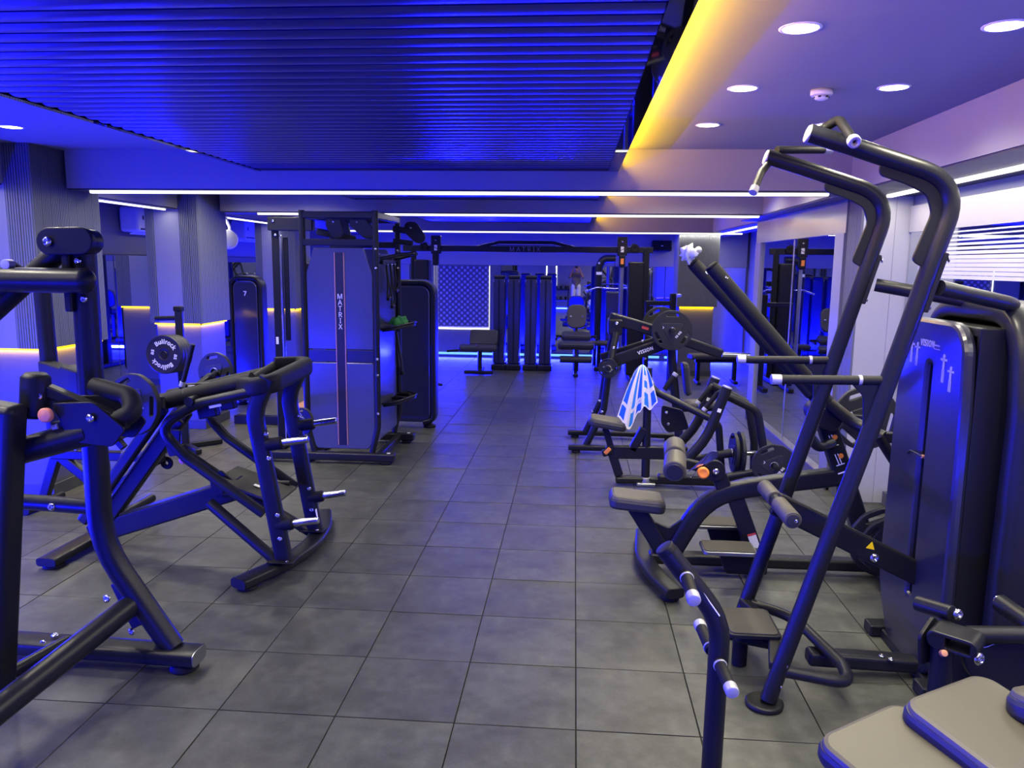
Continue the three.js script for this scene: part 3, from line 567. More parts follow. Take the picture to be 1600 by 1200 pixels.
// ---------------------------------------------------------------- pillar side: lever machine with four weight horns
{
  const t = thing('lever_squat_machine', 'black plate-loaded lever machine with four chrome horns facing the aisle', 'gym machine', [-2.3, 0, -4.7]);
  footBar([[-1.87, -4.1], [-1.73, -4.42], [-1.66, -4.75], [-1.7, -5.1], [-1.8, -5.4]], 0.12, 0.06, t, M.frame2, 0.02, true, 0.9);
  for (const [z, dz] of [[-4.37, 0], [-4.93, 0]]) {
    const u = part('upright', sweep(fillet([[-1.7, 0.08, z], [-1.855, 1.0, z], [-1.76, 1.2, z]], 0.25), 0.034, 0.05, { sq: 0.25, seg: 20, up: [1, 0, 0] }), M.frame, t);
    for (const [y, dx] of [[0.8, 0], [0.31, 0.06]]) { const x = -1.79 + (0.8 - y) * 0.1; horn([x, y, z], [x + 0.26, y + 0.045, z + 0.01], 0.0215, t); bolt([x + 0.02, y + 0.075, z + 0.035], [0.3, 0, 1], 0.014, t); bolt([x + 0.03, y - 0.07, z + 0.035], [0.3, 0, 1], 0.014, t); }
    part('base_bracket', box(0.16, 0.008, 0.13, [-1.71, 0.096, z], 0.003), M.frame2, t); for (const s of [-1, 1]) bolt([-1.72 + s * 0.05, 0.1, z + 0.045 * s], [0, 1, 0], 0.011, t);
    part('bent_tube', tube([[-1.8, 1.13, z], [-2.22, 1.03, z - 0.02], [-2.46, 0.88, z - 0.03], [-2.3, 0.7, z - 0.03], [-1.82, 0.38, z]], 0.031, [0.3, 0.13, 0.16]), M.frame, t);
    part('brace', tube([[-2.2, 0.4, z - 0.1 * Math.sign(z + 4.65)], [-1.74, 0.075, z]], 0.034, 0), M.frame, t);
  }
  part('upright_sticker', box(0.003, 0.09, 0.035, [-1.672, 0.2, -4.893], 0, [0, 0.15, 0.16]), M.label, t, 'white sticker');
  // yoke that ties the tops together
  part('yoke', [sweep(fillet([[-1.96, 1.13, -4.47], [-1.84, 1.145, -4.36], [-1.745, 1.165, -4.38], [-1.72, 1.2, -4.92], [-1.79, 1.2, -4.98], [-1.93, 1.2, -4.9]], 0.08), 0.044, 0.056, { sq: 0.2, seg: 18, up: [0, 1, 0] }), tube([[-1.93, 1.2, -4.9], [-1.96, 1.13, -4.47]], 0.03, 0)], M.grip, t);
  part('yoke_web', box(0.16, 0.02, 0.3, [-1.85, 1.15, -4.66], 0.008), M.frame2, t);
  bolt([-1.92, 1.145, -4.405], [0, 0, 1], 0.017, t);
  const la = part('lever_tube', tube([[-2.62, 0.985, -4.5], [-1.9, 1.165, -4.48]], 0.05, 0, { seg: 22 }), M.grip, t); part('tube_band', cyl([-2.33, 1.058, -4.493], [-2.31, 1.063, -4.492], 0.051), M.frame2, la);
  part('lever_tube', tube([[-2.62, 0.985, -4.85], [-1.9, 1.165, -4.86]], 0.05, 0, { seg: 22 }), M.grip, t);
  part('link_block', [box(0.12, 0.09, 0.06, [-2.17, 0.985, -4.45], 0.01, [0, 0, 0.2]), box(0.09, 0.08, 0.06, [-2.05, 1.03, -4.46], 0.01, [0, 0, 0.2])], M.frame2, t);
  part('warning_sticker', box(0.075, 0.025, 0.002, [-2.09, 1.03, -4.372], 0, [0, 0, 0.22]), M.label, t, 'red and white warning sticker');
  part('main_beam', bar([-3.08, 0.11, -4.65], [-2.06, 0.46, -4.65], 0.11, 0.135, 0.014), M.frame, t);
  part('rail', bar([-2.5, 0.98, -4.55], [-3.08, 0.22, -4.55], 0.06, 0.075, 0.02), M.frame, t); part('rail', bar([-2.47, 0.93, -4.75], [-3.05, 0.17, -4.75], 0.06, 0.12, 0.02), M.frame2, t); part('rail', bar([-2.44, 0.9, -4.6], [-2.98, 0.2, -4.6], 0.03, 0.1, 0.01), M.frame2, t);
  part('rail_bracket', extrude(roundPoly([[-0.06, 0.08], [0.06, 0.08], [0.04, -0.08], [-0.02, -0.09]], 0.015), [-2.45, 0.76, -4.53], [1, 0, 0], [0, 1, 0], 0.02, 0.003), M.frame2, t);
  const st = part('strut', cyl([-2.4, 0.71, -4.55], [-2.14, 0.51, -4.6], 0.024), M.frame2, t); part('strut_rod', cyl([-2.46, 0.755, -4.54], [-2.38, 0.7, -4.553], 0.017), M.chrome, st);
  part('strut_rail', bar([-2.28, 0.63, -4.57], [-2.1, 0.48, -4.6], 0.04, 0.02, 0.005), M.frame2, t);
  part('strut_bracket', extrude(roundPoly([[-0.1, 0.06], [-0.02, 0.08], [0.13, -0.05], [-0.08, -0.09]], 0.012), [-2.15, 0.5, -4.58], [1, 0, 0], [0, 1, 0], 0.018, 0.003), M.frame2, t); bolt([-2.21, 0.535, -4.565], [0, 0, 1], 0.013, t);
  part('knob', [turned([-2.375, 0.655, -4.52], [-0.3, -0.2, 1], [[0, 0], [0.02, 0], [0.023, 0.006], [0.023, 0.018], [0.018, 0.024], [0, 0.025]], 20)], M.pink, t, 'small salmon pink knob');
  const fp = part('foot_plate', box(0.42, 0.018, 0.34, [-1.98, 0.47, -4.66], 0.006, [0, 0, -0.32]), M.tread, t); part('plate_mark', box(0.04, 0.002, 0.03, [-1.95, 0.482, -4.6], 0, [0, 0, -0.32]), M.letter, fp);
  for (const z of [-4.53, -4.79]) part('foot_plate_arm', tube([[-2.14, 0.44, z], [-1.82, 0.44, z - 0.02]], 0.018, 0), M.frame2, t);
  part('cross_tube', tube([[-2.24, 1.05, -4.35], [-2.24, 1.05, -5.2]], 0.028, 0), M.frame, t);
  footBar([[-3.15, -4.28], [-3.13, -5.02]], 0.13, 0.055, t, M.frame2, 0.025, true);
  part('plate_peg', tube([[-2.43, 1.05, -4.36], [-2.505, 1.07, -4.06]], 0.022, 0), M.frame2, t); part('plate_peg', tube([[-2.39, 1.1, -4.95], [-2.45, 1.12, -5.22]], 0.022, 0), M.frame2, t);
  part('plate_arm', bar([-2.39, 1.05, -4.3], [-2.5, 0.97, -4.52], 0.06, 0.08, 0.01), M.frame2, t); part('plate_arm', bar([-2.39, 1.1, -5.0], [-2.5, 0.97, -4.83], 0.06, 0.08, 0.01), M.frame2, t);
  part('peg_cap', cyl([-2.502, 1.069, -4.07], [-2.507, 1.071, -4.05], 0.024), M.frame, t);
  part('stop_lever', tube([[-2.41, 1.11, -4.62], [-2.33, 1.36, -4.62]], 0.0145, 0), M.grip, t, 'upright black release lever'); part('lever_collar', cyl([-2.415, 1.095, -4.62], [-2.405, 1.125, -4.62], 0.019), M.capWhite, t);
  part('lever_bar', bar([-2.45, 1.08, -4.66], [-2.15, 1.1, -4.7], 0.04, 0.05, 0.008), M.frame2, t); part('tag', box(0.045, 0.03, 0.002, [-2.36, 1.09, -4.63], 0), M.label, t);
  gripPlate('dark grip plate on the near peg of the four-horn lever machine', [-2.475, 1.06, -4.19], [-0.24, 0.05, 0.97], 0.178, 0.04, 0.5);
  gripPlate('dark grip plate on the far peg of the four-horn lever machine', [-2.43, 1.115, -5.12], [-0.24, 0.05, 0.97], 0.14, 0.035, 0.2, false);
  part('storage_peg', tube([[-1.79, 0.79, -4.96], [-1.84, 0.79, -5.2]], 0.014, 0), M.chrome, t);
  gripPlate('small chrome-edged plate hung behind the far upright of the lever machine', [-1.83, 0.79, -5.13], [-0.5, 0, 1], 0.095, 0.03, 0.3, false);
}

// ---------------------------------------------------------------- adjustable bench behind the press machine
{
  const t = thing('adjustable_bench', 'adjustable incline bench with a beige back pad behind the press machine', 'bench', [-3.570, 0, -5.500]);
  pad('back_pad', [-3.530, 0.79, -5.450], [0.62, -0.78, 0], [0.78, 0.62, 0.15], 0.62, 0.27, 0.06, t);
  pad('seat_pad', [-3.130, 0.47, -5.450], [1, 0.1, 0], [0, 1, 0], 0.32, 0.3, 0.06, t);
  part('spine', bar([-3.890, 0.42, -5.450], [-3.020, 0.42, -5.450], 0.07, 0.07, 0.01), M.frame, t);
  part('back_support', bar([-3.720, 0.98, -5.450], [-3.320, 0.48, -5.450], 0.05, 0.05, 0.01), M.frame2, t);
  part('leg', bar([-3.870, 0.44, -5.450], [-3.390, 0.05, -5.450], 0.06, 0.075, 0.012), M.frame, t); part('leg', bar([-3.070, 0.4, -5.450], [-3.570, 0.06, -5.450], 0.06, 0.075, 0.012), M.frame, t);
  part('leg', bar([-3.850, 0.42, -5.450], [-3.990, 0.06, -5.450], 0.06, 0.075, 0.012), M.frame, t);
  for (const x of [-3.99, -3.25]) part('foot', tube([[x, 0.035, -5.66], [x, 0.035, -5.24]], 0.033, 0), M.frame, t);
  part('pivot_plate', extrude(circle(0.07, 8), [-3.370, 0.1, -5.400], [1, 0, 0], [0, 1, 0], 0.015, 0.003), M.frame2, t); bolt([-3.410, 0.14, -5.385], [0, 0, 1], 0.015, t);
  part('adjust_ladder', [0, 1, 2, 3].map((k) => box(0.02, 0.05, 0.05, [-3.77 + k * 0.07, 0.475, -5.45], 0.004, [0, 0, 0.5])), M.steel, t);
  part('wheel', turned([-3.030, 0.36, -5.520], [0, 0, 1], [[0.015, 0], [0.045, 0], [0.05, 0.01], [0.045, 0.02], [0.015, 0.02], [0.015, 0]], 18), M.rubber, t);
}

// ---------------------------------------------------------------- plate tree with lettered bumper plates
function ringText(txt, R, size, c, U, W, start, dir = 1) {
  const n = new THREE.Vector3().crossVectors(v3(U), v3(W)), gs = []; const wid = (ch) => (ch === ' ' ? size * 0.5 : fontBold.data.glyphs[ch].ha * size / fontBold.data.resolution * 1.0); let a = start + dir * [...txt].reduce((q, ch) => q + wid(ch), 0) / 2 / R;
  for (const ch of txt) {
    const w = wid(ch);
    a -= dir * w / 2 / R;
    if (ch !== ' ') { const p = v3(c).addScaledVector(v3(U), Math.cos(a) * R).addScaledVector(v3(W), Math.sin(a) * R); const tu = v3(U).multiplyScalar(Math.sin(a) * dir).addScaledVector(v3(W), -Math.cos(a) * dir); const tw = v3(U).multiplyScalar(Math.cos(a) * dir).addScaledVector(v3(W), Math.sin(a) * dir); gs.push(letters(ch, size, p, tu, tw, 0.0015)); }
    a -= dir * w / 2 / R;
  }
  return gs;
}
M.bumper = mat(0x14141c, 0.5);
function bumper(label, c, axis, R, T, text, group = 'bumper plates by the pillars') {
  const t = thing('bumper_plate', label, 'weight plate', c, group); const n = v3(axis).normalize(); const U = new THREE.Vector3().crossVectors(V(0, 1, 0), n).normalize(), W = new THREE.Vector3().crossVectors(n, U);
  part('disc', turned(v3(c).addScaledVector(n, -T / 2), n, [[0.026, 0], [R * 0.96, 0], [R, T * 0.12], [R, T * 0.88], [R * 0.96, T], [R * 0.93, T], [R * 0.9, T * 0.9], [R * 0.4, T * 0.9], [R * 0.36, T], [0.026, T], [0.026, 0]], 40), M.bumper, t);
  part('bush', turned(v3(c).addScaledVector(n, -T * 0.5), n, [[0.025, 0], [0.036, 0], [0.036, T * 1.05], [0.025, T * 1.05], [0.025, 0]], 20), M.iron, t);
  if (text) { const f = v3(c).addScaledVector(n, T * 0.402); part('lettering', [...ringText('Bullrock', R * 0.66, R * 0.23, f, U, W, 1.4), ...ringText('as', R * 0.66, R * 0.2, f, U, W, -0.17), ...ringText('Bullrock', R * 0.66, R * 0.23, f, U, W, 1.4 + Math.PI), ...ringText('as', R * 0.66, R * 0.2, f, U, W, -0.17 + Math.PI)], M.letter, t, 'white ring lettering Bullrock'); }
  return t;
}
{
  const t = thing('plate_tree', 'black plate storage tree standing between the two nearer pillars', 'plate rack', [-3.92, 0, -7.35]);
  part('post', bar([-3.86, 0.04, -7.4], [-3.86, 1.38, -7.4], 0.07, 0.07, 0.01), M.frame, t);
  part('base', [bar([-4.1, 0.03, -7.15], [-3.6, 0.03, -7.65], 0.06, 0.05, 0.01), bar([-4.1, 0.03, -7.65], [-3.6, 0.03, -7.15], 0.06, 0.05, 0.01)], M.frame, t);
  part('horn', tube([[-3.86, 0.96, -7.42], [-3.86, 0.985, -7.07]], 0.024, 0), M.frame2, t); part('horn', tube([[-3.86, 1.31, -7.4], [-4.1, 1.3, -7.4]], 0.024, 0), M.frame2, t); part('post_cap', box(0.08, 0.05, 0.08, [-3.86, 1.4, -7.4], 0.012), M.rubber, t);
  bumper('front bumper plate with white ring lettering on the plate tree', [-3.86, 0.985, -7.1], [-0.05, 0.06, 1], 0.185, 0.05, true);
  bumper('second bumper plate behind the lettered one on the plate tree', [-3.86, 0.981, -7.155], [-0.05, 0.06, 1], 0.185, 0.05, false);
  bumper('third bumper plate behind the lettered one on the plate tree', [-3.86, 0.978, -7.21], [-0.05, 0.06, 1], 0.185, 0.05, false);
  bumper('rearmost bumper plate on the plate tree against the post', [-3.86, 0.974, -7.265], [-0.05, 0.06, 1], 0.185, 0.05, false);
}
// ---------------------------------------------------------------- lifting platform with wooden middle
{
  const t = thing('lifting_platform', 'low lifting platform with dark rubber sides and a wooden middle', 'platform', [-3.0, 0, -9.6]);
  const wood = dataTex(256, (x, y) => { const g = Math.sin((x * 0.06) + nB(x * 2, y * 0.3) * 7) * 10 + (nD(x * 2, y * 0.2) - 0.5) * 26; return [186 + g, 138 + g * 0.9, 92 + g * 0.7]; }); wood.repeat.set(1.2, 1.2);
  const wm = new THREE.MeshStandardMaterial({ map: wood, roughness: 0.5 });
  part('frame', slab(-3.9, -2.25, 0, 0.1, -10.6, -8.62, 0.006), M.frame2, t);
  part('rubber_mat', slab(-3.87, -3.42, 0.1, 0.112, -10.57, -8.65, 0.003), M.tiles[1], t); part('rubber_mat', slab(-2.7, -2.28, 0.1, 0.112, -10.57, -8.65, 0.003), M.tiles[2], t); part('rubber_mat', slab(-3.42, -2.7, 0.1, 0.112, -9.15, -8.65, 0.003), M.tiles[2], t);
  for (let k = 0; k < 6; k++) part('plank', uvBox(slab(-3.415 + k * 0.119, -3.415 + (k + 1) * 0.119 - 0.003, 0.1, 0.113, -10.57, -9.155, 0.002)), wm, t);
  bumper('lettered bumper plate standing on the lifting platform', [-2.92, 0.292, -8.95], [-0.5, 0, 1], 0.18, 0.06, true);
  bumper('plain bumper plate standing behind the lettered one on the platform', [-2.89, 0.292, -9.02], [-0.5, 0, 1], 0.18, 0.06, false);
}

// ---------------------------------------------------------------- mirror side, nearest: assisted chin and dip machine
{
  const t = thing('chin_dip_machine', 'black assisted chin and dip machine with two long slanted tubes', 'gym machine', [1.2, 0, -3.5]);
  const zn = -3.2, zf = -3.87, pts = (z) => [[0.87, 0.03, z], [1.215, 1.26, z], [1.375, 1.865, z], [1.468, 2.195, z], [1.05, 2.33, z], [0.885, 2.38, z]];
  for (const [z, s] of [[zn, 1], [zf, -1]]) {
    part('side_tube', sweep(fillet(pts(z), [3, 3, 0.17, 2]), 0.035, 0.035, { seg: 22 }), M.frame, t);
    const q = [[1.37, 1.86], [1.305, 1.9], [1.365, 2.08], [1.34, 2.15], [1.26, 2.19], [1.165, 2.22], [1.155, 2.245], [1.17, 2.295], [1.4, 2.22], [1.44, 2.15], [1.42, 2.04]];
    part('gusset', extrude(roundPoly(q, 0.02, 3), [0, 0, z], [1, 0, 0], [0, 1, 0], 0.016, 0.003), M.frame2, t);
    part('end_cap', cyl([0.888, 2.374, z], [0.876, 2.3775, z], 0.034), M.capWhite, t);
    part('floor_disc', turned([0.855, 0, z], [0, 1, 0], [[0, 0], [0.075, 0], [0.08, 0.006], [0.08, 0.02], [0.07, 0.026], [0.05, 0.02], [0, 0.02]], 28), M.frame2, t);
    // dip bar
    const y = 1.425; const d = part('dip_bar', tube([[1.25, y, z], [0.82, y - 0.005, z]], 0.019, 0), M.grip, t); part('bar_cap', cyl([0.84, y - 0.005, z], [0.8, y - 0.005, z], 0.021), M.capWhite, d); part('bar_ring', cyl([1.14, y, z], [1.155, y, z], 0.0205), M.capWhite, d);
    part('dip_bracket', extrude(roundPoly([[-0.05, 0], [0.07, 0], [0.06, -0.2], [0.01, -0.2], [0.0, -0.05]], 0.015), [1.165, y - 0.015, z], [1, 0, 0], [0, 1, 0], 0.014, 0.003), M.frame2, t);
    part('clamp_plate', bar([1.428, 1.93, z], [1.368, 1.7, z], 0.05, 0.02, 0.005), M.frame2, t); for (const [x, yy] of [[1.44, 1.905], [1.385, 1.72]]) bolt([x, yy, z], [1, 0.2, 0.2], 0.013, t);
    bolt([0.93, 0.2, z + 0.02], [1, 0, 0.2], 0.013, t); bolt([0.91, 0.1, z + 0.02], [1, 0, 0.2], 0.013, t);
  }
  // multi grips at the top
  const g1 = part('top_grip', tube([[0.93, 2.41, zf], [1.19, 2.43, zf - 0.14]], 0.018, 0), M.grip, t); part('grip_cap', cyl([1.18, 2.43, zf - 0.137], [1.225, 2.432, zf - 0.158], 0.02), M.capWhite, g1);
  const g2 = part('top_grip', tube([[0.91, 2.37, zf], [0.85, 2.3, zf + 0.06], [0.805, 2.215, zf + 0.14]], 0.017, 0.06), M.grip, t); part('grip_cap', cyl([0.812, 2.228, zf + 0.13], [0.798, 2.2, zf + 0.15], 0.02), M.capWhite, g2);
  const g3 = part('top_grip', tube([[0.92, 2.38, zn - 0.03], [0.955, 2.405, zn - 0.06], [1.0, 2.435, zn - 0.02], [1.015, 2.33, zn + 0.12]], 0.018, 0.035), M.grip, t); part('grip_cap', turned([1.014, 2.335, zn + 0.115], [0.05, -0.5, 1], [[0.009, 0], [0.024, 0], [0.024, 0.02], [0.02, 0.026], [0.009, 0.026], [0.009, 0]], 22), M.capWhite, g3);
  const g4 = part('top_grip', tube([[0.98, 2.36, zn - 0.02], [1.08, 2.37, zn - 0.2]], 0.016, 0), M.grip, t); part('grip_cap', cyl([1.078, 2.369, zn - 0.195], [1.09, 2.371, zn - 0.22], 0.02), M.capWhite, g4);
  // yoke tube to the tower
  part('yoke_tube', tube([[1.42, 1.795, zn], [1.82, 1.72, zn - 0.16], [1.84, 1.715, zf + 0.16], [1.425, 1.79, zf]], 0.031, [0.2, 0.2], { seg: 20 }), M.frame, t);
  // floor loop and spine
  part('floor_loop', tube([[0.89, 0.17, zn], [1.2, 0.13, zn + 0.02], [1.22, 0.13, zn - 0.14], [1.12, 0.15, zf + 0.1], [0.9, 0.18, zf]], 0.026, [0.1, 0.1, 0.2]), M.frame, t);
  part('spine', bar([1.12, 0.075, -3.52], [1.68, 0.06, -3.52], 0.09, 0.07, 0.02), M.frame, t); for (const dx of [0, 0.03]) bolt([1.45 + dx, 0.098, -3.5 + dx], [0, 1, 0], 0.014, t);
  const fp = part('foot_plate', extrude(roundRect(0.24, 0.3, 0.03), [0.855, 0.205, -3.56], [1, 0, 0], [0, 0, -1], 0.02, 0.004), M.frame2, t); part('tread', extrude(roundRect(0.215, 0.27, 0.025), [0.855, 0.217, -3.56], [1, 0, 0], [0, 0, -1], 0.005, 0.001), M.tread, fp);
  part('foot_plate_arm', bar([0.78, 0.175, -3.5], [1.0, 0.14, -3.5], 0.1, 0.05, 0.02), M.frame2, t); part('step_stop', cyl([0.82, 0.0, -3.55], [0.82, 0.16, -3.55], 0.035), M.rubber, t);
  part('foot_plate_strut', bar([0.94, 0.18, -3.42], [0.89, 0.18, zn], 0.05, 0.04, 0.01), M.frame2, t); part('foot_plate_strut', bar([0.94, 0.18, -3.7], [0.895, 0.18, zf], 0.05, 0.04, 0.01), M.frame2, t);
  // assist lever with knee roller
  part('assist_lever', bar([0.95, 0.785, -3.6], [1.72, 0.42, -3.6], 0.04, 0.11, 0.012), M.frame2, t);
  const r = part('knee_roller', cyl([0.962, 0.79, -3.33], [0.962, 0.79, -3.56], 0.038, 0.038, 26, 0.12), M.vinyl, t); part('roller_end', cyl([0.962, 0.79, -3.33], [0.962, 0.79, -3.324], 0.028), M.vinylSide, r); bolt([0.972, 0.79, -3.322], [0, 0, 1], 0.008, t);
  part('knee_roller', cyl([0.962, 0.79, -3.64], [0.962, 0.79, -3.84], 0.038, 0.038, 26, 0.12), M.vinyl, t); part('roller_axle', cyl([0.962, 0.79, -3.55], [0.962, 0.79, -3.65], 0.028), M.frame2, t);
  bolt([1.41, 0.545, -3.578], [0, 0.1, 1], 0.022, t);
  part('warning_mark', extrude([[-0.02, -0.016], [0.02, -0.016], [0, 0.02]], [1.392, 0.602, -3.578], [1, -0.2, 0], [0.2, 1, 0], 0.002, 0), M.yellow, t, 'yellow warning triangle');
  // weight tower
  const face = [[-0.355, 0.3], [-0.33, 1.25], [-0.28, 1.58], [-0.2, 1.645], [0.22, 1.645], [0.31, 1.57], [0.335, 1.3], [0.345, 0.3], [0.2, 0.02], [-0.2, 0.02]];
  const slot = roundPoly([[-0.02, 0.35], [0.03, 0.35], [0.035, 1.45], [-0.015, 1.45]], 0.02, 4);
  // U runs along +z, so that n = U x W points to -x ... front face looks to the aisle
  const tw = part('front_shroud', extrude(roundPoly(face, 0.09, 6), [1.63, 0, -3.65], [0, 0, 1], [0, 1, 0], 0.055, 0.018, [slot]), M.shroudDark, t);
  part('stack_guard', slab(1.665, 1.672, 0.3, 1.5, -3.75, -3.55), M.frame2, t); for (const z of [-3.685, -3.6]) part('guide_rod', cyl([1.662, 0.3, z], [1.662, 1.5, z], 0.006, 0.006, 10), M.chrome, t);
  const stack = thing('weight_stack', 'black weight stack seen through the slot of the chin and dip tower', 'weight stack', [1.8, 0.1, -3.65]);
  for (let k = 0; k < 16; k++) part('stack_plate', box(0.12, 0.031, 0.3, [1.8, 0.14 + k * 0.034, -3.65], 0.003), M.iron, stack);
  part('selector_pin', cyl([1.6, 1.02, -3.625], [1.655, 1.01, -3.63], 0.009), M.copper, t, 'copper coloured selector pin'); part('pin_lead', tube([[1.6, 1.02, -3.625], [1.58, 1.03, -3.7], [1.6, 1.0, -3.77]], 0.004, 0.04, { seg: 8 }), M.cable, t);
  const hoopPts = [[-0.4, 0.06], [-0.42, 1.3], [-0.36, 1.69], [0.36, 1.69], [0.42, 1.3], [0.4, 0.06]].map(([z, y]) => [1.86, y, -3.65 + z]);
  part('hoop', sweep(fillet(hoopPts, [0.6, 0.22, 0.22, 0.6]), 0.05, 0.11, { sq: 0.3, seg: 22, up: [1, 0, 0] }), M.frame, t);
  part('rear_shroud', extrude(roundPoly([[-0.37, 0.06], [-0.39, 1.3], [-0.34, 1.65], [0.34, 1.65], [0.39, 1.3], [0.37, 0.06]], 0.15, 6), [1.94, 0, -3.65], [0, 0, 1], [0, 1, 0], 0.03, 0.008), M.shroudDark, t);
  part('inner_panel', [slab(1.66, 1.85, 0.05, 1.6, -3.97, -3.94, 0.006), slab(1.66, 1.85, 0.05, 1.6, -3.36, -3.33, 0.006), slab(1.66, 1.85, 1.59, 1.63, -3.97, -3.33, 0.006)], M.frame2, t);
  part('base', [slab(1.55, 2.0, 0.0, 0.06, -4.0, -3.9, 0.01), slab(1.55, 2.0, 0.0, 0.06, -3.4, -3.3, 0.01), slab(1.6, 2.0, 0.0, 0.05, -3.9, -3.4, 0.01)], M.frame, t);
  // print on the front: maker's word and exercise figures
  const X = 1.6015, L = (txt, s, z, y) => letters(txt, s, [X, y, z], [0, 0, 1], [0, 1, 0], 0.001);
  const fl = (g) => { g.scale(1, 1, 1); return g; };
  const print = [];
  { const g = letters('VISION', 0.03, [0, 0, 0], [1, 0, 0], [0, 1, 0], 0.001); g.rotateY(-Math.PI / 2); g.translate(X, 1.535, -3.67); print.push(g); }
  const fig = (z, y, h) => { print.push(slab(X - 0.001, X, y - h * 0.3, y + h * 0.25, z - 0.008, z + 0.008), slab(X - 0.001, X, y - h, y - h * 0.3, z - 0.011, z - 0.003), slab(X - 0.001, X, y - h, y - h * 0.3, z + 0.003, z + 0.011), slab(X - 0.001, X, y + h * 0.18, y + h * 0.3, z - 0.03, z + 0.03)); const c = cyl([X - 0.001, y + h * 0.42, z], [X, y + h * 0.42, z], 0.011, 0.011, 12); print.push(c); };
  fig(-3.83, 1.5, 0.07); fig(-3.77, 1.49, 0.07); fig(-3.5, 1.46, 0.08); fig(-3.43, 1.42, 0.07);
  print.push(slab(X - 0.001, X, 1.53, 1.536, -3.6, -3.55), slab(X - 0.001, X, 1.515, 1.519, -3.605, -3.545));
  part('printed_marks', print, mat(0x9a9ac4, 0.6), t, 'pale printed exercise figures and maker name');
}
// floor post with short grips in front of it
{
  const t = thing('grip_post', 'curved black floor post with short white-capped grips, cut by the lower edge', 'gym machine', [0.53, 0, -2.6]);
  part('post', tube([[0.34, 0.9, -2.6], [0.53, 0.66, -2.6], [0.525, 0.0, -2.6]], 0.0355, 0.25, { seg: 24 }), M.frame, t);
  part('top_cap', cyl([0.345, 0.892, -2.6], [0.325, 0.918, -2.6], 0.034), M.frame2, t); part('print_strip', bar([0.44, 0.8, -2.585], [0.52, 0.69, -2.578], 0.03, 0.004, 0.001), M.label, t);
  part('floor_disc', turned([0.525, 0, -2.6], [0, 1, 0], [[0, 0], [0.1, 0], [0.1, 0.014], [0.05, 0.02], [0, 0.02]], 28), M.frame2, t);
  for (const [a, b] of [[[0.4, 0.83, -2.57], [0.405, 0.81, -2.42]], [[0.525, 0.52, -2.57], [0.54, 0.505, -2.41]], [[0.51, 0.53, -2.63], [0.495, 0.545, -2.8]]]) {
    const g = part('short_grip', cyl(a, b, 0.021, 0.021, 22), M.grip, t), d = v3(b).sub(v3(a)).normalize(); part('grip_cap', cyl(v3(b).addScaledVector(d, -0.03), v3(b).addScaledVector(d, 0.01), 0.0225, 0.0225, 22, 0.2), M.capWhite, g); part('grip_ring', cyl(v3(a).addScaledVector(d, 0.015), v3(a).addScaledVector(d, 0.024), 0.024, 0.024, 22), M.capWhite, g);
  }
}
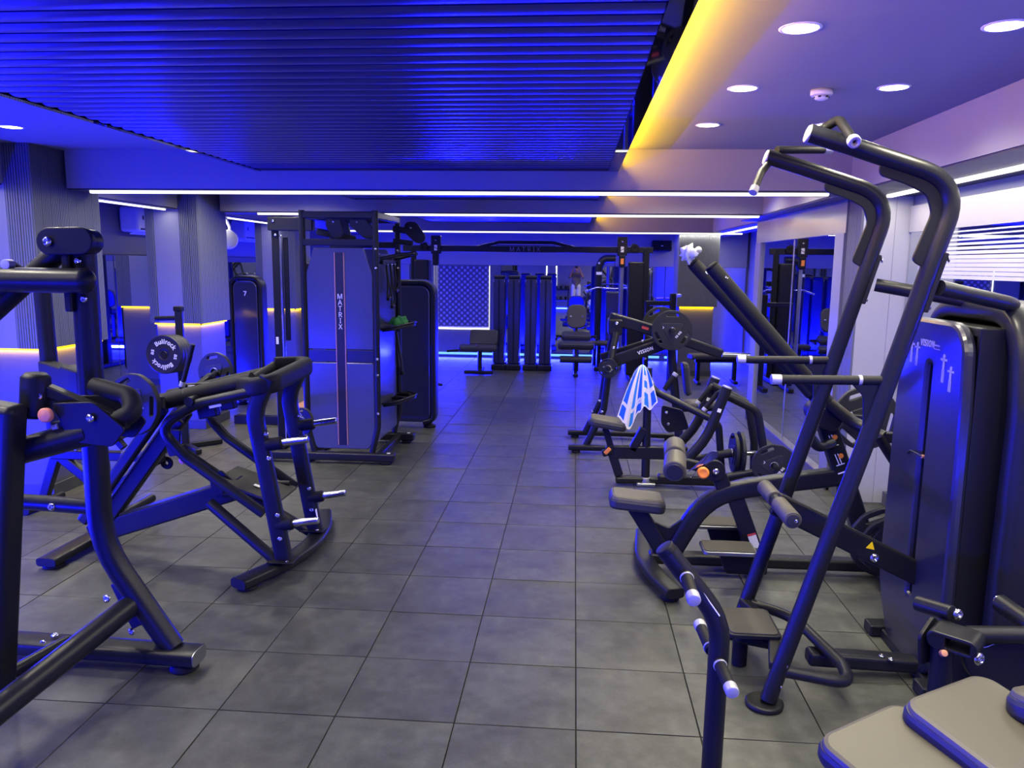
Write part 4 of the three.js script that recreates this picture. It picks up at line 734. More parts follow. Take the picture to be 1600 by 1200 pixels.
// padded leg machine in the lower corner
{
  const t = thing('leg_curl_machine', 'leg machine with beige-topped seat pads in the lower corner', 'gym machine', [1.3, 0, -2.2]);
  pad('thigh_pad', [0.94, 0.52, -2.04], [0.87, 0.1, -0.49], [0, 1, 0.12], 0.36, 0.36, 0.07, t, 0.06);
  pad('seat_pad', [1.2, 0.585, -2.12], [0.88, 0.06, -0.47], [0.1, 1, 0.1], 0.36, 0.36, 0.07, t, 0.06);
  pad('side_pad', [1.47, 0.65, -2.14], [0.88, -0.1, -0.47], [-0.35, 1, 0.05], 0.38, 0.3, 0.08, t, 0.06);
  part('pad_frame', [bar([0.8, 0.43, -1.95], [1.6, 0.52, -2.36], 0.08, 0.07, 0.015), bar([1.05, 0.45, -2.1], [1.08, 0.05, -2.1], 0.08, 0.08, 0.015), bar([1.5, 0.5, -2.3], [1.5, 0.05, -2.3], 0.08, 0.08, 0.015)], M.frame, t);
  footBar([[0.85, -2.05], [1.75, -2.42]], 0.1, 0.06, t, M.frame2, 0.02, false);
  // pivot head by the tower
  part('pivot_post', tube([[1.385, 0.5, -2.83], [1.395, 0.25, -2.84], [1.43, 0.04, -2.84]], 0.04, 0.2), M.frame, t);
  const hd = part('pivot_head', extrude(roundRect(0.17, 0.07, 0.03), [1.415, 0.535, -2.8], [0.75, 0, 0.66], [-0.1, 1, 0.1], 0.1, 0.006, [roundPoly([[-0.02, -0.02], [0.06, -0.02], [0.06, 0.02], [-0.02, 0.02]], 0.004, 2)]), M.frame, t);
  part('head_plate', extrude(roundPoly([[-0.06, -0.09], [0.06, -0.09], [0.07, 0.03], [0, 0.09], [-0.08, 0.03]], 0.02), [1.36, 0.5, -2.87], [0.8, 0, -0.6], [0, 1, 0], 0.014, 0.003), M.frame2, t);
  part('cross_arm', tube([[1.46, 0.545, -2.82], [1.74, 0.555, -2.82]], 0.032, 0), M.frame, t); part('side_drum', cyl([1.66, 0.6, -3.0], [1.79, 0.53, -2.68], 0.034, 0.034, 22), M.frame, t); part('roller', cyl([1.36, 0.58, -3.0], [1.43, 0.6, -2.87], 0.03, 0.03, 20), M.frame, t);
  bolt([1.44, 0.605, -2.86], [0.3, 0.2, 1], 0.021, t); bolt([1.46, 0.5, -2.73], [0.5, 0, 1], 0.024, t); bolt([1.79, 0.53, -2.665], [0.4, -0.2, 1], 0.022, t); bolt([1.66, 0.605, -3.01], [-0.5, 0.4, -1], 0.015, t);
  part('cam_plate', extrude(roundPoly([[-0.16, 0.06], [0.2, 0.1], [0.2, -0.1], [0.02, -0.16], [-0.12, -0.08]], 0.06), [1.6, 0.46, -2.85], [1, 0, -0.1], [0, 1, 0], 0.03, 0.005), M.frame2, t); part('cam_mark', tube([[1.5, 0.49, -2.828], [1.54, 0.495, -2.828], [1.575, 0.515, -2.828]], 0.002, 0.05, { seg: 6 }), M.label, t);
  part('knob_pin', cyl([1.36, 0.49, -2.775], [1.36, 0.5, -2.755], 0.012), M.copper, t);
  part('link_bar', bar([1.43, 0.06, -2.84], [1.5, 0.06, -2.3], 0.07, 0.06, 0.012), M.frame, t); 
}

// ---------------------------------------------------------------- mirror side: seated lever machine with long padded arms
{
  const t = thing('seated_lever_machine', 'seated lever machine with two long padded arms rising toward the far pillar', 'gym machine', [1.1, 0, -4.73]);
  footBar([[0.6, -4.2], [0.5, -4.5], [0.47, -4.75], [0.51, -5.2]], 0.11, 0.06, t, M.frame2, 0.03, true, 0.9);
  part('spine', bar([0.5, 0.07, -4.73], [1.95, 0.07, -4.73], 0.1, 0.07, 0.02), M.frame, t); part('rear_foot', bar([1.9, 0.05, -5.15], [1.9, 0.05, -4.4], 0.09, 0.06, 0.02), M.frame, t);
  pad('seat', [0.415, 0.43, -4.73], [0.98, -0.09, 0], [0.09, 1, 0], 0.34, 0.24, 0.085, t, 0.05);
  part('seat_post', bar([0.62, 0.06, -4.73], [0.4, 0.4, -4.73], 0.08, 0.1, 0.014), M.frame, t);
  part('gusset', extrude(roundPoly([[0.0, 0.0], [0.1, -0.04], [0.2, 0.04], [0.12, -0.18], [0.09, -0.18]], 0.02), [0.52, 0.3, -4.73], [1, 0, 0], [0, 1, 0], 0.03, 0.004), M.frame2, t);
  part('curved_beam', sweep(fillet([[0.62, 0.06, -4.73], [0.84, 0.48, -4.73], [1.25, 0.565, -4.73], [1.72, 0.64, -4.73]], [0.5, 2]), 0.045, 0.055, { sq: 0.5, seg: 20, up: [0, 1, 0.001] }), M.frame, t);
  part('strut', bar([1.0, 0.5, -4.73], [1.17, 0.07, -4.73], 0.07, 0.1, 0.012), M.frame, t); const sk = part('instruction_sticker', bar([1.115, 0.245, -4.692], [1.155, 0.14, -4.692], 0.003, 0.05, 0), M.label, t, 'white instruction sticker with red top'); part('sticker_top', bar([1.112, 0.255, -4.6915], [1.116, 0.243, -4.6915], 0.0035, 0.05, 0), M.red, sk);
  for (const z of [-4.5, -4.96]) { const f = part('foot_plate', extrude(roundRect(0.31, 0.2, 0.03), [0.935, 0.225, z], [1, 0, 0], [0, 0, -1], 0.022, 0.004), M.steel, t); part('tread', extrude(roundRect(0.29, 0.18, 0.025), [0.935, 0.238, z], [1, 0, 0], [0, 0, -1], 0.006, 0.001), M.tread, f); part('plate_bracket', extrude(roundPoly([[-0.1, 0.07], [0.19, 0.07], [0.19, -0.08], [-0.05, -0.08]], 0.02), [0.98, 0.15, z + (z > -4.7 ? -0.02 : 0.02)], [1, 0, 0], [0, 1, 0], 0.05, 0.004), M.frame2, t); part('bracket_arm', bar([1.13, 0.11, z], [1.13, 0.09, -4.73], 0.08, 0.08, 0.01), M.frame2, t); }
  // knee rollers on their adjuster
  const r1 = part('knee_roller', cyl([0.61, 0.675, -4.52], [0.635, 0.71, -4.7], 0.067, 0.067, 28, 0.14), M.vinyl, t); part('roller_end', cyl([0.61, 0.675, -4.52], [0.6085, 0.673, -4.512], 0.05), M.vinylSide, r1);
  part('knee_roller', cyl([0.64, 0.71, -4.76], [0.66, 0.73, -4.95], 0.067, 0.067, 28, 0.14), M.vinyl, t);
  part('adjuster', [extrude(circle(0.065), [0.87, 0.645, -4.69], [1, 0, 0], [0, 1, 0], 0.03, 0.004), bar([0.63, 0.69, -4.73], [0.87, 0.64, -4.73], 0.05, 0.06, 0.01), bar([0.9, 0.62, -4.73], [0.95, 0.5, -4.73], 0.08, 0.09, 0.012)], M.frame2, t);
  part('index_plate', extrude(roundPoly([[-0.1, -0.06], [-0.06, -0.09], [0.05, 0.09], [0.1, 0.08], [0.09, 0.04]], 0.03), [0.79, 0.685, -4.675], [1, 0, 0], [0, 1, 0], 0.006, 0.001), M.chrome, t);
  part('knob', turned([0.795, 0.64, -4.655], [0, 0.1, 1], [[0, 0], [0.032, 0], [0.036, 0.008], [0.036, 0.022], [0.026, 0.03], [0.02, 0.024], [0, 0.024]], 24), M.orange, t, 'orange pull knob'); bolt([0.875, 0.645, -4.67], [0, 0, 1], 0.02, t);
  // mast with print, long arms
  part('mast', bar([1.5, 1.0, -4.73], [1.86, 0.06, -4.73], 0.09, 0.11, 0.014), M.frame, t); part('mast_head', cyl([1.5, 1.0, -4.58], [1.5, 1.0, -4.9], 0.07, 0.07, 24), M.frame, t);
  const pr = [], at = (s, w) => [1.5 + 0.36 * s + w * 0.93, 1.0 - 0.94 * s + w * 0.36, -4.684];
  for (const [s, c] of [[0.14, 0], [0.26, 0]]) { for (const w of [-0.018, -0.002]) pr.push(bar(at(s - 0.02, w), at(s + 0.05, w + 0.006), 0.002, 0.005, 0)); pr.push(bar(at(s + 0.05, -0.03), at(s + 0.05, 0.02), 0.002, 0.005, 0)); }
  pr.push(bar(at(0.36, -0.035), at(0.36, 0.035), 0.002, 0.008, 0)); part('printed_figures', pr, M.letter, t); for (const s of [0.14, 0.26]) part('printed_figure', cyl(at(s, 0.012), [at(s, 0.012)[0], at(s, 0.012)[1], -4.682], 0.016, 0.016, 10), M.orange, t, 'orange printed figure');
  const armPts = [[[0.775, 1.865, -4.56], [1.38, 1.2, -4.56], [1.47, 1.1, -4.58]], [[0.72, 1.885, -4.9], [1.38, 1.2, -4.9], [1.47, 1.1, -4.88]]];
  for (const p of armPts) { const a = part('padded_arm', tube(p, 0.041, 0.3, { seg: 22 }), M.grip, t); part('arm_cap', cyl(p[0], v3(p[0]).add(V(-0.01, 0.011, 0)), 0.038), M.rubber, a); bolt([p[0][0] + 0.075, p[0][1] - 0.06, p[0][2] + 0.03], [0.6, 0.6, 0.6], 0.013, t); }
  for (const z of [-4.57, -4.89]) part('arm_tube', tube([[1.47, 1.1, z], [1.62, 0.985, z], [1.75, 0.93, z > -4.7 ? z + 0.12 : z - 0.12]], 0.036, 0.15), M.frame, t);
  part('counter_loop', tube([[1.45, 1.02, -4.62], [1.36, 0.93, -4.6], [1.45, 0.82, -4.62], [1.55, 0.84, -4.68]], 0.03, 0.06), M.frame, t);
  part('plate_brace', tube([[1.72, 0.94, -4.45], [1.95, 0.62, -4.5]], 0.03, 0), M.frame, t); part('plate_arm', bar([1.75, 0.93, -4.46], [1.95, 0.92, -4.46], 0.05, 0.06, 0.01), M.frame, t); part('plate_arm', bar([1.75, 0.93, -5.0], [1.95, 0.92, -5.0], 0.05, 0.06, 0.01), M.frame, t);
  part('plate_peg', cyl([1.88, 0.915, -4.5], [1.88, 0.915, -4.25], 0.024), M.frame2, t); part('plate_peg', cyl([1.88, 0.915, -4.95], [1.88, 0.915, -5.22], 0.024), M.frame2, t);
  part('plate_peg', cyl([1.8, 0.32, -4.6], [1.8, 0.32, -4.26], 0.024), M.chrome, t); part('peg_boss', bar([1.8, 0.32, -4.6], [1.78, 0.3, -4.73], 0.06, 0.08, 0.01), M.frame2, t);
  gripPlate('large dark grip plate high on the far side of the padded-arm lever machine', [1.88, 0.915, -5.1], [0, 0, 1], 0.21, 0.045, 0.35, true);
  gripPlate('large dark grip plate leaning low behind the slanted tubes, rear of two', [1.8, 0.32, -4.44], [0, 0, 1], 0.205, 0.04, 0.4, false);
  gripPlate('smaller dark grip plate low beside the yellow warning triangle, front of two', [1.8, 0.32, -4.36], [0, 0, 1], 0.17, 0.035, 1.0, true);
}

// ---------------------------------------------------------------- mirror side: row machine with curved arms, towel on its post
{
  const t = thing('row_machine', 'black row machine with curved handle arms and a post carrying a towel', 'gym machine', [0.8, 0, -6.6]);
  footBar([[0.4, -6.6], [0.78, -6.62]], 0.11, 0.06, t, M.frame2, 0.015, false); part('spine', bar([0.75, 0.06, -6.6], [1.75, 0.07, -6.55], 0.1, 0.08, 0.02), M.frame, t); footBar([[1.62, -6.95], [1.62, -6.2]], 0.1, 0.06, t, M.frame2, 0.015, false);
  part('post', cyl([0.645, 0.05, -6.6], [0.635, 1.02, -6.6], 0.036, 0.034, 24), M.frame, t); part('post_base', [cyl([0.645, 0.03, -6.6], [0.645, 0.075, -6.6], 0.055, 0.045, 24), box(0.16, 0.03, 0.16, [0.645, 0.02, -6.6], 0.008)], M.steel, t);
  pad('seat', [0.305, 0.54, -6.6], [0.97, -0.15, 0], [0.15, 1, 0], 0.32, 0.25, 0.075, t, 0.05);
  part('seat_post', bar([0.29, 0.49, -6.6], [0.36, 0.27, -6.6], 0.04, 0.055, 0.006), M.frame2, t); part('seat_sleeve', bar([0.33, 0.34, -6.6], [0.42, 0.08, -6.6], 0.06, 0.075, 0.01), M.frame, t); part('latch', bar([0.29, 0.275, -6.56], [0.335, 0.325, -6.555], 0.03, 0.035, 0.01), M.orange, t, 'orange seat latch'); part('latch_block', bar([0.27, 0.27, -6.58], [0.35, 0.3, -6.58], 0.05, 0.06, 0.015), M.frame2, t);
  part('main_beam', bar([0.36, 0.285, -6.6], [0.8, 0.29, -6.6], 0.07, 0.11, 0.012), M.frame, t);
  part('chest_strut', bar([0.62, 0.5, -6.6], [0.52, 0.3, -6.6], 0.07, 0.07, 0.01), M.frame, t);
  part('pivot_bar', tube([[0.635, 0.88, -6.6], [0.72, 0.81, -6.58], [1.13, 0.635, -6.42]], 0.03, 0.1), M.frame, t);
  part('pivot_plate', extrude(roundPoly([[-0.1, 0.1], [0.08, 0.06], [0.14, -0.1], [-0.04, -0.14], [-0.1, -0.06]], 0.03), [0.86, 0.6, -6.62], [1, 0, 0], [0, 1, 0], 0.03, 0.004), M.frame2, t); bolt([0.8, 0.64, -6.6], [0, 0, 1], 0.014, t); bolt([0.82, 0.54, -6.6], [0, 0, 1], 0.014, t);
  for (const [z, s] of [[-6.35, 1], [-6.88, -1]]) {
    part('handle_arm', tube([[0.88, 0.22, z], [1.1, 0.47, z], [1.245, 0.9, z]], 0.042, 0.6, { seg: 20 }), M.frame, t); part('arm_cap', cyl([1.244, 0.897, z], [1.25, 0.912, z], 0.04), M.capWhite, t); part('arm_mark', box(0.03, 0.03, 0.002, [1.185, 0.72, z + 0.0425], 0, [0, 0, -0.3]), M.letter, t);
    const g = part('handle', tube([[1.235, 0.84, z], [1.2, 0.85, z - s * 0.1], [1.09, 0.7, z - s * 0.1]], 0.02, 0.04), M.grip, t); part('handle_cap', cyl([1.1, 0.713, z - s * 0.1], [1.082, 0.688, z - s * 0.1], 0.022), M.capWhite, g);
  }
  part('handle_tip', tube([[1.2, 0.69, -6.4], [1.15, 0.685, -6.4]], 0.014, 0), M.orange, t, 'small orange pin');
  part('stop_grip', tube([[0.78, 0.83, -6.62], [0.86, 0.96, -6.62]], 0.022, 0), M.grip, t); part('stop_cap', cyl([0.855, 0.95, -6.62], [0.87, 0.975, -6.62], 0.024), M.capWhite, t);
  for (const z of [-6.45, -6.8]) part('rear_tube', tube([[1.2, 0.85, z], [1.52, 0.7, z], [1.59, 0.36, z], [1.6, 0.08, z]], 0.034, [0.13, 0.2]), M.frame, t);
  part('rear_tube', tube([[1.16, 0.58, -6.6], [1.24, 0.55, -6.6], [1.29, 0.1, -6.6]], 0.03, 0.07), M.frame, t);
  part('low_tube', tube([[0.92, 0.27, -6.6], [1.1, 0.26, -6.55], [1.34, 0.33, -6.5]], 0.036, 0.2), M.frame, t); part('low_tube', tube([[1.25, 0.14, -6.4], [1.6, 0.23, -6.35]], 0.03, 0), M.frame, t);
  part('weight_horn', cyl([1.28, 0.32, -6.55], [1.6, 0.32, -6.55], 0.022), M.chrome, t); part('weight_horn', cyl([1.61, 0.3, -6.5], [1.61, 0.31, -6.08], 0.022), M.frame2, t);
  gripPlate('first of two dark plates standing edge-on on the row machine horn', [1.37, 0.32, -6.55], [-1, 0, 0.02], 0.17, 0.035, 0.2, false); gripPlate('second of two dark plates standing edge-on on the row machine horn', [1.42, 0.32, -6.55], [-1, 0, 0.02], 0.185, 0.035, 0.6, false);
  gripPlate('dark grip plate facing the camera at the back of the row machine', [1.61, 0.31, -6.18], [-0.15, 0.05, 1], 0.175, 0.035, 0.45, true);
}
// striped towel hung over the post
{
  const t = thing('towel', 'blue and white checked towel draped over the row machine post', 'towel', [0.6, 1.03, -6.6]);
  const n = 48, m = 30, cv = document.createElement('canvas'); cv.width = cv.height = 256; const c = cv.getContext('2d');
  c.fillStyle = '#e6dfe2'; c.fillRect(0, 0, 256, 256);
  const cols = [[0, 26, 0], [52, 24, 1], [96, 34, 0], [156, 40, 1], [220, 36, 0]];
  for (const [x, w, k] of cols) { c.fillStyle = k ? '#2a84e0' : '#1a62cc'; c.fillRect(x, 0, w, 256); }
  c.fillStyle = '#e6dfe2'; c.fillRect(0, 178, 140, 16); c.fillRect(150, 64, 60, 34); c.fillRect(150, 140, 106, 30); c.fillRect(90, 196, 70, 12);
  c.fillStyle = '#f2f0f0'; c.fillRect(0, 246, 256, 10); c.fillRect(0, 0, 5, 256); c.fillRect(250, 0, 6, 256);
  const tx = new THREE.CanvasTexture(cv); tx.colorSpace = THREE.SRGBColorSpace;
  const cloth = new THREE.MeshPhysicalMaterial({ map: tx, roughness: 0.95, side: THREE.DoubleSide, sheen: 0.4 });
  // two hanging sheets that meet over the top of the post, hems at different heights, folds deepening downwards
  const pos = [], uv = [], idx = [], A = [0.585, 1.045];
  const hemF = [[-1, 0.385, 0.61], [-0.55, 0.49, 0.5], [-0.1, 0.565, 0.64], [0.2, 0.605, 0.7], [0.6, 0.655, 0.67], [1, 0.715, 0.75]], hemB = [[-1, 0.43, 0.7], [-0.4, 0.52, 0.62], [0.2, 0.61, 0.66], [1, 0.73, 0.8]];
  const lerp = (H, u) => { let k = 0; while (k < H.length - 2 && u > H[k + 1][0]) k++; const f = (u - H[k][0]) / (H[k + 1][0] - H[k][0]), e = f * f * (3 - 2 * f); return [H[k][1] + (H[k + 1][1] - H[k][1]) * f, H[k][2] + (H[k + 1][2] - H[k][2]) * e]; };
  for (const [H, s] of [[hemF, 1], [hemB, -1]]) {
    const base = pos.length / 3;
    for (let i = 0; i <= n; i++) for (let j = 0; j <= m; j++) {
      const u = i / n * 2 - 1, v = j / m, [xb, yb] = lerp(H, u), off = Math.min(1, v / 0.12);
      const x = A[0] + 0.02 * u * (1 - v) + (xb - A[0]) * Math.pow(v, 0.72), y = A[1] - 0.012 * u * u - (A[1] - yb) * Math.pow(v, 1.06);
      const z = -6.6 + s * (0.05 * Math.sqrt(off) + 0.012 * v) + (0.024 * Math.sin(u * 8 + 0.8) + 0.012 * Math.sin(u * 15)) * v * Math.min(1, v * 2) * s * (Math.abs(x - 0.635) < 0.06 ? 0.5 : 1);
      pos.push(x, y, z); uv.push(u * 0.5 + 0.5, 1 - v);
    }
    for (let i = 0; i < n; i++) for (let j = 0; j < m; j++) { const a = base + i * (m + 1) + j, b = a + 1, d = a + m + 1, e = d + 1; s > 0 ? idx.push(a, b, d, b, e, d) : idx.push(a, d, b, b, d, e); }
  }
  const g = new THREE.BufferGeometry(); g.setAttribute('position', new THREE.Float32BufferAttribute(pos, 3)); g.setAttribute('uv', new THREE.Float32BufferAttribute(uv, 2)); g.setIndex(idx); g.computeVertexNormals();
  part('cloth', g, cloth, t);
}

// ---------------------------------------------------------------- mirror side: plate-loaded press with wide lever
{
  const t = thing('lever_press_machine', 'black lever press machine with maker name on its sloping arm, behind the towel', 'gym machine', [0.7, 0, -8.1]);
  footBar([[-0.02, -7.72], [0.55, -7.72], [0.95, -7.78]], 0.09, 0.055, t, M.frame2, 0.025, true, 0.3); footBar([[-0.03, -8.42], [0.6, -8.42], [1.12, -8.38]], 0.09, 0.055, t, M.frame2, 0.025, true, 0.3);
  for (const z of [-7.76, -8.4]) { part('front_leg', tube([[0.15, 0.06, z], [0.32, 0.43, z], [0.355, 0.8, z], [0.43, 1.2, z + (z > -8 ? -0.12 : 0.12)]], 0.034, [0.2, 0.4]), M.frame, t); bolt([0.3, 0.42, z + 0.034], [0, 0, 1], 0.016, t); bolt([0.22, 0.3, z + 0.034], [0, 0, 1], 0.016, t); bolt([0.4, 1.06, z + 0.0], [0, 0, 1], 0.017, t); }
  part('head_block', box(0.14, 0.16, 0.34, [0.42, 1.25, -8.08], 0.02), M.frame, t); bolt([0.43, 1.29, -7.905], [0, 0, 1], 0.02, t);
  part('lever_arm', bar([0.36, 1.34, -8.0], [0.98, 1.17, -8.0], 0.09, 0.12, 0.02), M.frame, t); part('lever_arm', bar([0.9, 1.19, -8.0], [1.5, 0.99, -8.0], 0.08, 0.1, 0.02), M.frame, t); part('red_label', box(0.07, 0.025, 0.002, [0.72, 1.245, -7.954], 0, [0, 0, -0.27]), M.red, t, 'small red and white label');
  part('handle_tube', tube([[1.5, 0.99, -8.0], [1.78, 0.985, -8.0]], 0.024, 0), M.chrome, t);
  const lo = part('lower_arm', bar([0.38, 0.9, -7.87], [0.96, 1.12, -7.87], 0.05, 0.12, 0.015), M.frame, t); const U = [0.935, 0.354, 0]; part('maker_name', letters('VISION', 0.034, [0.72, 1.03, -7.844], U, [-0.354, 0.935, 0], 0.001), M.letter, lo); part('lower_arm', bar([0.3, 0.88, -8.3], [0.96, 1.1, -8.3], 0.05, 0.12, 0.015), M.frame, t); bolt([0.69, 1.12, -7.87], [0, 0.2, 1], 0.015, t); bolt([0.72, 0.95, -7.845], [0, 0, 1], 0.015, t);
  part('back_post', tube([[1.0, 1.1, -8.1], [1.03, 0.8, -8.1], [1.13, 0.06, -8.1]], 0.045, 0.4), M.frame, t); part('rear_foot', bar([1.13, 0.05, -8.42], [1.13, 0.05, -7.76], 0.08, 0.055, 0.02), M.frame, t);
  pad('back_pad', [1.17, 0.72, -8.1], [0.15, -1, 0], [1, 0.15, 0], 0.34, 0.22, 0.06, t, 0.05); pad('seat', [1.32, 0.46, -8.1], [1, 0.05, 0], [0, 1, 0], 0.34, 0.28, 0.06, t, 0.05); part('seat_frame', bar([1.08, 0.4, -8.1], [1.45, 0.42, -8.1], 0.06, 0.06, 0.01), M.frame2, t);
  part('plate_peg', cyl([0.97, 1.235, -7.95], [0.955, 1.25, -7.62], 0.024), M.frame2, t); part('plate_peg', cyl([0.93, 1.24, -8.05], [0.93, 1.24, -8.6], 0.024), M.frame2, t); part('small_peg', cyl([0.345, 0.87, -7.79], [0.34, 0.87, -7.58], 0.02), M.frame2, t);
  gripPlate('large dark grip plate with three slots at the middle of the lever press', [0.96, 1.243, -7.74], [-0.03, 0.03, 1], 0.2, 0.04, 0, true); gripPlate('dark grip plate half hidden behind the large one on the lever press', [0.93, 1.24, -8.48], [0, 0, 1], 0.2, 0.04, 0.5, false);
  gripPlate('small dark plate low on the front leg of the lever press', [0.345, 0.87, -7.64], [-0.03, 0, 1], 0.098, 0.03, 0.3, true);
}

// ---------------------------------------------------------------- tall cable tower with the lettered shroud
{
  const t = thing('cable_tower', 'tall black cable tower with a lettered smoky shroud beside the aisle', 'gym machine', [-2.14, 0, -7.5]);
  const xl = -2.475, xr = -1.8, z1 = -7.05, z2 = -7.95, H = 2.33;
  for (const z of [z1, z2]) {
    for (const [x, s] of [[xl, 1], [xr, -1]]) part('post', tube([[x + s * 0.06, 0.1, z], [x, 0.35, z], [x, H, z]], 0.029, 0.3), M.frame, t);
    part('top_rail', bar([xl, 2.29, z], [xr, 2.29, z], 0.05, 0.06, 0.008), M.frame, t); part('upper_rail', bar([xl, 2.045, z], [xr, 2.045, z], 0.05, 0.06, 0.008), M.frame, t);
    part('foot_bar', bar([z === z1 ? -2.85 : -2.6, 0.065, z + 0.02], [-1.64, 0.065, z + 0.02], 0.1, 0.075, 0.015), M.frame, t); part('rubber_foot', box(0.09, 0.03, 0.1, [-1.72, 0.015, z + 0.02], 0.008), M.rubber, t); part('rubber_foot', box(0.09, 0.03, 0.1, [-2.55, 0.015, z + 0.02], 0.008), M.rubber, t); part('foot_sticker', box(0.03, 0.002, 0.03, [-1.7, 0.104, z + 0.02], 0), M.label, t);
    for (const y of [1.99, 1.82, 0.99, 0.84, 0.48]) bolt([xr + 0.008, y, z + 0.028], [0.2, 0, 1], 0.013, t);
  }
  for (const x of [xl, xr]) { part('side_rail', bar([x, 2.29, z1], [x, 2.29, z2], 0.05, 0.06, 0.008), M.frame, t); part('side_rail', bar([x, 0.065, z1], [x, 0.065, z2], 0.06, 0.07, 0.01), M.frame, t); }
  // shrouds: cut corners at top and bottom
  const sh = (y0, y1, c0, c1) => roundPoly([[-0.295 + c0, y0], [0.295 - c0, y0], [0.31, y0 + c0 * 2], [0.31, y1 - c1 * 2.4], [0.23, y1], [-0.23, y1], [-0.31, y1 - c1 * 2.4], [-0.31, y0 + c0 * 2]], 0.02, 3);
  for (const [z, s] of [[z1 - 0.01, 1], [z2 + 0.01, -1]]) {
    const up = part('upper_shroud', extrude(sh(1.07, 2.0, 0.0, 0.1), [-2.14, 0, z], [1, 0, 0], [0, 1, 0], 0.03, 0.01), M.shroud, t); part('lower_shroud', extrude(sh(0.13, 0.95, 0.05, 0.0), [-2.14, 0, z], [1, 0, 0], [0, 1, 0], 0.03, 0.01), M.shroud, t); part('shroud_band', slab(-2.45, -1.83, 0.955, 1.065, z - 0.012, z + 0.012, 0.004), M.smoke, t);
    part('shroud_side', [extrude([[0, 0.2], [0.09, 0.2], [0.09, 1.85], [0, 1.85]], [-2.45, 0, z - s * 0.015], [0, 0, -s], [0, 1, 0], 0.012, 0.003)], M.shroud, t); part('shroud_side', [extrude([[0, 0.2], [0.09, 0.2], [0.09, 1.85], [0, 1.85]], [-1.83, 0, z - s * 0.015], [0, 0, -s], [0, 1, 0], 0.012, 0.003)], M.shroud, t);
    if (s > 0) {
      const st = part('centre_stripe', slab(-2.175, -2.095, 0.17, 1.955, z + 0.014, z + 0.021, 0.002), M.dark, t);
      for (const x of [-2.178, -2.092]) part('copper_line', slab(x - 0.004, x + 0.004, 0.17, 1.955, z + 0.014, z + 0.024, 0.001), M.copper, t);
      part('maker_name', [...'MATRIX'].map((ch, k) => letters(ch, 0.046, [-2.135, 1.56 - k * 0.0555, z + 0.0215], [1, 0, 0], [0, 1, 0], 0.0015, fontReg)), M.letter, st, 'pale vertical lettering MATRIX');
    }
  }
  part('side_shroud', slab(-1.83, -1.815, 0.2, 1.95, -7.9, -7.12, 0.005), M.shroud, t);
  // pulleys in the top bay
  for (const [x, y, z, dx] of [[-2.2, 2.2, -7.12, 0], [-1.98, 2.2, -7.12, 0.08], [-1.62, 2.18, -7.75, 0.06], [-2.3, 2.2, -7.7, 0]]) { part('pulley', extrude(roundPoly([[-0.05, 0.09], [0.05, 0.09], [0.09 + dx, -0.05], [0.07 + dx, -0.12], [-0.01 + dx, -0.12], [-0.08, 0.0]], 0.04, 4), [x, y, z], [1, 0, 0], [0, 1, 0], 0.03, 0.005), M.frame2, t); bolt([x, y + 0.03, z + 0.016], [0, 0, 1], 0.012, t); part('pulley_wheel', turned([x + 0.02 + dx / 2, y - 0.05, z - 0.05], [0, 0, 1], [[0.01, 0], [0.055, 0], [0.045, 0.01], [0.055, 0.02], [0.01, 0.02], [0.01, 0]], 20), M.rubber, t); }
  part('pulley_arm', bar([-1.8, 2.2, -7.75], [-1.58, 2.17, -7.75], 0.05, 0.06, 0.01), M.frame2, t); part('pulley_arm', bar([-2.42, 2.15, -7.3], [-2.05, 2.08, -7.3], 0.05, 0.06, 0.01), M.frame2, t);
  part('pulley_arm', bar([-1.8, 2.08, -7.75], [-1.6, 2.06, -7.75], 0.05, 0.05, 0.01), M.frame2, t);
  // side column with a chrome guide
  part('column_bracket', box(0.44, 0.13, 0.09, [-2.72, 2.225, -7.45], 0.01), M.frame, t); bolt([-2.88, 2.25, -7.4], [0, 0, 1], 0.014, t); bolt([-2.86, 2.12, -7.4], [0, 0, 1], 0.014, t); part('guide_column', bar([-2.9, 0.06, -7.5], [-2.9, 2.2, -7.5], 0.07, 0.06, 0.008), M.frame, t); part('guide_rail', cyl([-2.835, 0.1, -7.46], [-2.835, 2.12, -7.46], 0.017), M.chrome, t); part('guide_column', bar([-2.8, 1.1, -7.5], [-2.8, 2.1, -7.5], 0.05, 0.03, 0.006), M.frame2, t); part('column_foot', bar([-2.9, 0.04, -7.05], [-2.9, 0.04, -7.7], 0.08, 0.06, 0.01), M.frame, t); part('sticker', box(0.025, 0.07, 0.002, [-2.9, 1.1, -7.462], 0), M.label, t);
  // side shelves
  for (const [y, n] of [[1.235, 'upper'], [0.52, 'lower']]) { part('accessory_tray', extrude(roundPoly([[0, 0.3], [0.14, 0.3], [0.27, 0.05], [0.27, -0.05], [0.14, -0.3], [0, -0.3]], 0.04), [-1.8, y, -7.5], [0.98, 0.17, 0], [0, 0, -1], 0.03, 0.008), M.frame2, t); part('tray_rim', tube([[-1.8, y + 0.02, -7.2], [-1.66, y + 0.045, -7.2], [-1.535, y + 0.065, -7.45], [-1.535, y + 0.065, -7.55], [-1.66, y + 0.045, -7.8], [-1.8, y + 0.02, -7.8]], 0.009, 0.04, { seg: 8 }), M.frame, t); }
  part('pull_up_grip', tube([[-1.8, 1.9, -7.2], [-1.62, 1.945, -7.25], [-1.54, 1.955, -7.4]], 0.017, 0.06), M.frame, t); part('pull_up_grip', tube([[-1.8, 1.9, -7.8], [-1.62, 1.945, -7.75], [-1.54, 1.955, -7.6]], 0.017, 0.06), M.frame, t); part('hook_rail', bar([-1.79, 1.87, -7.25], [-1.79, 1.87, -7.75], 0.02, 0.04, 0.005), M.frame2, t);
}
